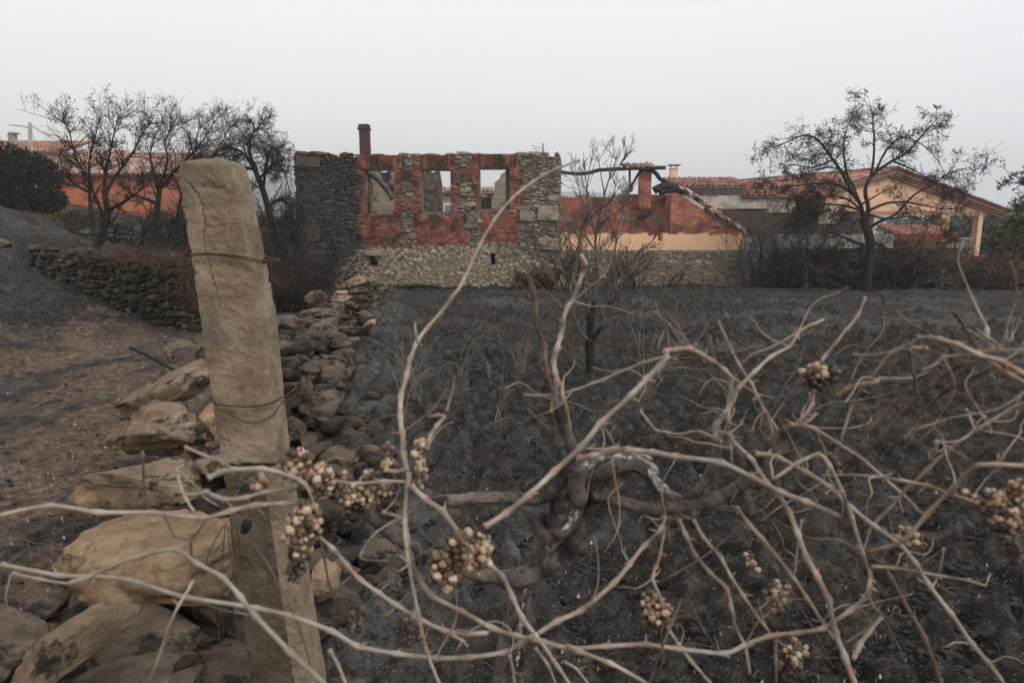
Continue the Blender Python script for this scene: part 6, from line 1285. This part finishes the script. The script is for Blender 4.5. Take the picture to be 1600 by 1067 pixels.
C([(1200, 870), (1240, 876), (1300, 884)], 2, 1.2, 1.2, 'cane_dark', node=False)
C([(1355, 930), (1365, 950), (1376, 962), (1350, 985), (1320, 1004)], 3.6, 1.08, 1.02, 'cane_dark'); C([(1376, 962), (1358, 985), (1345, 1005), (1334, 1030)], 3.6, 1.08, 1.02, 'cane_grey', 6)
C([(1212, 998), (1213, 1030), (1215, 1072)], 4, 1.1, 1.08, 'cane_dark')
C([(1112, 498), (1098, 524), (1082, 540), (1070, 546)], 2.2, 1.3, 1.22, 'cane_dark'); C([(1111, 525), (1112, 540), (1110, 560)], 2.8, 1.24, 1.23, 'cane_dark')
C([(1043, 492), (1056, 508), (1064, 522), (1067, 545)], 2.8, 1.25, 1.22, 'cane_dark'); C([(1036, 518), (1032, 528), (1026, 546)], 2.6, 1.25, 1.22, 'cane_dark')
C([(1122, 562), (1150, 550), (1182, 538)], 2.2, 1.24, 1.2, 'cane_dark')
C([(388, 832), (400, 855), (416, 876), (438, 915), (452, 944), (470, 990), (484, 1040)], 2.6, 1.25, 1.2, 'cane_dark'); C([(500, 838), (508, 870), (516, 916), (530, 950), (546, 985)], 2.8, 1.15, 1.15, 'cane_dark')
C([(516, 1014), (528, 1036), (540, 1066)], 4.5, 1.08, 1.05)
C([(706, 990), (722, 1000), (730, 1010)], 4, 1.1, 1.1); C([(596, 964), (606, 960), (622, 944), (640, 925)], 3, 1.15, 1.15, 'cane_grey')
C([(1190, 716), (1225, 706), (1250, 700), (1262, 705)], 3.4, 1.22, 1.2, 'cane_dark'); C([(1190, 812), (1220, 790), (1250, 775), (1285, 755)], 2, 1.22, 1.2, 'cane', node=False)
for k, (a_, b_, c_, r_) in enumerate([((1300, 560), (1330, 540), (1360, 548), 2), ((1345, 700), (1352, 680), (1358, 655), 2.2), ((1360, 690), (1356, 675), (1368, 660), 1.8), ((1330, 625), (1350, 640), (1372, 655), 2), ((1355, 705), (1330, 690), (1305, 685), 1.8), ((1225, 600), (1245, 575), (1258, 540), 1.6), ((1410, 1020), (1380, 960), (1350, 900), 1.8), ((1240, 930), (1270, 980), (1300, 1040), 1.6)]):
    C([a_, b_, c_], r_, 1.25, 1.3, 'cane_dark', node=False, name="tendril")
# fine side shoots and tendrils
rs = np.random.RandomState(55)
for k in range(26):
    x_ = rs.uniform(960, 1560); y_ = rs.uniform(560, 980); a = rs.uniform(-2.6, -.4); l = rs.uniform(25, 75); pts = [(x_, y_)]
    for _ in range(3): a += rs.uniform(-.5, .5); pts.append((pts[-1][0] + math.cos(a) * l / 3, pts[-1][1] + math.sin(a) * l / 3))
    if len(v1.children) < 93: C(pts, rs.uniform(1.2, 2.2), 1.2, 1.28, ['cane_dark', 'cane_grey'][k % 2], .8, node=False, name="tendril")

B1 = lambda *a, **k: bunch(v1, *a, **k)
B1(472, 730, 46, 28, 1.12, 66, .0078, 1); B1(508, 752, 34, 26, 1.12, 36, .008, 2); B1(535, 768, 30, 24, 1.14, 34, .0068, 27)
B1(476, 826, 40, 42, 1.08, 64, .0086, 3, depth=.03); B1(458, 880, 24, 34, 1.10, 46, .0062, 4, mt='grape_dark')
B1(585, 762, 36, 26, 1.16, 40, .0062, 5); B1(560, 780, 40, 26, 1.18, 46, .006, 6, mt='grape_dark'); B1(610, 790, 30, 24, 1.2, 30, .006, 16, mt='grape_dark')
B1(608, 714, 17, 19, 1.18, 18, .0062, 7, mt='grape_dark'); B1(612, 725, 14, 10, 1.16, 8, .008, 17); B1(652, 702, 11, 10, 1.13, 7, .0085, 8); B1(662, 732, 14, 22, 1.15, 20, .006, 9)
B1(710, 872, 42, 44, 1.09, 64, .0088, 10); B1(745, 850, 28, 24, 1.11, 22, .0085, 11); B1(752, 880, 20, 16, 1.1, 14, .008, 18)
B1(1023, 950, 25, 27, 1.2, 40, .0075, 12); B1(1208, 932, 24, 24, 1.25, 34, .007, 13); B1(1236, 1032, 24, 28, 1.25, 36, .007, 14, mt='grape_dark'); B1(1242, 1020, 18, 14, 1.23, 14, .0072, 24)
B1(1282, 592, 30, 26, 1.22, 40, .0085, 15, mt='grape_dark'); B1(1270, 580, 24, 10, 1.2, 12, .0085, 25); B1(1305, 722, 13, 13, 1.25, 12, .007, 19, mt='grape_dark'); B1(408, 752, 10, 14, 1.12, 12, .0075, 20)
B1(562, 960, 16, 13, 1.15, 16, .007, 21, mt='grape_dark'); B1(640, 985, 22, 26, 1.3, 30, .0062, 22, mt='grape_dark'); B1(1175, 875, 10, 9, 1.35, 6, .007, 23)
B1(395, 765, 30, 18, 1.2, 20, .006, 26, mt='grape_dark')

# second vine, at the photo's right edge
vb = P(1625, 1150, 1.0); v2 = empty("grapevine", (.86, 1.12, 0), "second dead grapevine reaching in from the photo's edge with a blurred ochre grape bunch", "grapevine")
V2 = Vine(v2); C = V2.cane
C([(1650, 1300), (1640, 1150), (1628, 1040), (1618, 960), (1622, 880), (1632, 800), (1640, 720), (1636, 640), (1622, 560), (1610, 470)], 26, 1.1, 1.2, 'vinewood', 12, "trunk", .14, sides=12, node=False)
C([(1636, 726), (1600, 726), (1560, 724), (1528, 727), (1508, 745), (1488, 764), (1448, 804), (1412, 844), (1385, 854), (1356, 860)], 5.4, .95, 1.1, 'cane', 4)
C([(1640, 612), (1610, 628), (1584, 640), (1528, 672), (1480, 704), (1448, 732), (1404, 776), (1375, 808), (1352, 836)], 5.4, 1.05, 1.2, 'cane_grey', 3)
C([(1284, 745), (1330, 743), (1372, 745), (1410, 750), (1448, 757), (1485, 770), (1525, 784)], 3, 1.2, 1.0, 'cane', 3.6)
C([(1364, 884), (1400, 886), (1440, 893), (1475, 900), (1508, 906), (1540, 916)], 4, 1.1, 1.05, 'cane_grey', 2.4)
C([(1376, 872), (1392, 905), (1408, 936), (1426, 966), (1444, 996), (1460, 1035), (1474, 1072)], 4.6, 1.15, 1.1, 'cane_dark', 5)
C([(1431, 529), (1450, 529), (1468, 531), (1497, 538), (1531, 553), (1567, 563), (1604, 585), (1640, 610)], 4.6, 1.0, .95, 'cane', 6.4)
C([(1397, 485), (1416, 500), (1436, 511), (1456, 522), (1476, 533), (1490, 548)], 3, 1.05, 1.0, 'cane_dark', 3.6)
C([(1340, 688), (1360, 668), (1384, 646), (1404, 626), (1423, 604)], 4.6, 1.2, 1.15, 'cane_dark', 5)
C([(1350, 713), (1380, 680), (1410, 645), (1430, 624), (1452, 603), (1472, 588), (1494, 571), (1533, 553)], 3.8, 1.2, 1.02, 'cane_dark', 4)
C([(1389, 710), (1408, 682), (1431, 653), (1454, 630), (1476, 611), (1510, 594), (1546, 579), (1600, 565)], 3.2, 1.2, 1.0, 'cane_dark', 4)
C([(1416, 530), (1421, 548), (1424, 566), (1427, 585), (1430, 604), (1438, 622), (1446, 640)], 3.2, 1.1, 1.12, 'cane_dark', 2.6)
C([(1473, 558), (1500, 557), (1528, 556), (1560, 548), (1604, 546)], 3, 1.0, .98, 'cane', 3.4)
C([(1473, 558), (1462, 568), (1442, 576)], 2.4, 1.05, 1.05, 'cane'); C([(1491, 569), (1515, 565), (1545, 562), (1560, 566)], 2.6, 1.0, 1.0, 'cane_dark')
C([(1528, 554), (1538, 545), (1543, 530), (1543, 512)], 4.6, 1.0, 1.0, 'cane', 4.2); C([(1556, 552), (1566, 540), (1571, 528), (1573, 514)], 3.4, 1.0, 1.0, 'cane_grey', 3)
C([(1531, 553), (1554, 569), (1580, 586), (1610, 605)], 4.4, 1.0, .95, 'cane', 4.4); C([(1489, 488), (1500, 503), (1510, 521), (1524, 542)], 4.2, .95, 1.0, 'cane_dark', 3.2)
C([(1486, 516), (1488, 530), (1489, 548), (1486, 560)], 3, 1.0, 1.02, 'cane_dark'); C([(1444, 500), (1456, 512), (1468, 530)], 2.8, 1.0, 1.0, 'cane_dark')
C([(1510, 639), (1518, 656), (1525, 674)], 2.6, 1.05, 1.05, 'cane'); C([(1465, 690), (1463, 705), (1456, 722)], 3.8, 1.1, 1.12, 'cane')
C([(1476, 855), (1470, 885), (1462, 906), (1455, 917)], 2.6, 1.1, 1.1, 'cane_grey'); C([(1415, 545), (1432, 555), (1448, 572), (1462, 592)], 2.2, 1.08, 1.05, 'cane_dark')
C([(1380, 460), (1378, 500), (1381, 540), (1388, 570)], 3, 1.3, 1.3, 'cane_dark'); C([(1330, 552), (1360, 553), (1390, 548), (1420, 536), (1438, 530)], 1.8, 1.1, 1.05, 'cane_grey', node=False)
C([(1590, 640), (1585, 655), (1560, 660), (1535, 650), (1500, 640)], 1.8, 1.1, 1.05, 'cane_grey', node=False)
C([(1400, 850), (1388, 800), (1375, 760)], 2.4, 1.15, 1.15, 'cane_dark'); C([(1356, 858), (1366, 870), (1378, 880)], 3.5, 1.12, 1.1, 'cane_dark')
B2 = lambda *a, **k: bunch(v2, *a, **k)
B2(1566, 792, 36, 26, .9, 60, .0062, 1); B2(1596, 770, 22, 22, .9, 30, .0062, 2); B2(1580, 840, 24, 36, .92, 50, .005, 3, mt='grape_dark'); B2(1530, 782, 10, 8, .92, 8, .005, 7)
B2(1414, 838, 14, 12, 1.2, 14, .0068, 4); B2(1405, 860, 16, 16, 1.2, 20, .0065, 5, mt='grape_dark'); B2(1440, 850, 10, 14, 1.2, 12, .006, 6, mt='grape_dark')

# ------------------------------------------------------------------ smoke haze
hz = bpy.data.materials.new("smoke haze"); hz.use_nodes = True; nt = hz.node_tree; nt.nodes.clear(); o = nt.nodes.new("ShaderNodeOutputMaterial"); pv = nt.nodes.new("ShaderNodeVolumePrincipled")
pv.inputs["Color"].default_value = (.94, .97, 1, 1); pv.inputs["Density"].default_value = .0013; pv.inputs["Anisotropy"].default_value = .6; nt.links.new(pv.outputs[0], o.inputs["Volume"])
m_ = MB(); box(m_, (-1300, -62, -16), (1500, 1500, 100)); stuff(m_.build("haze", hz, None, smooth=False), "thin pale smoke haze hanging over the whole valley", "haze")
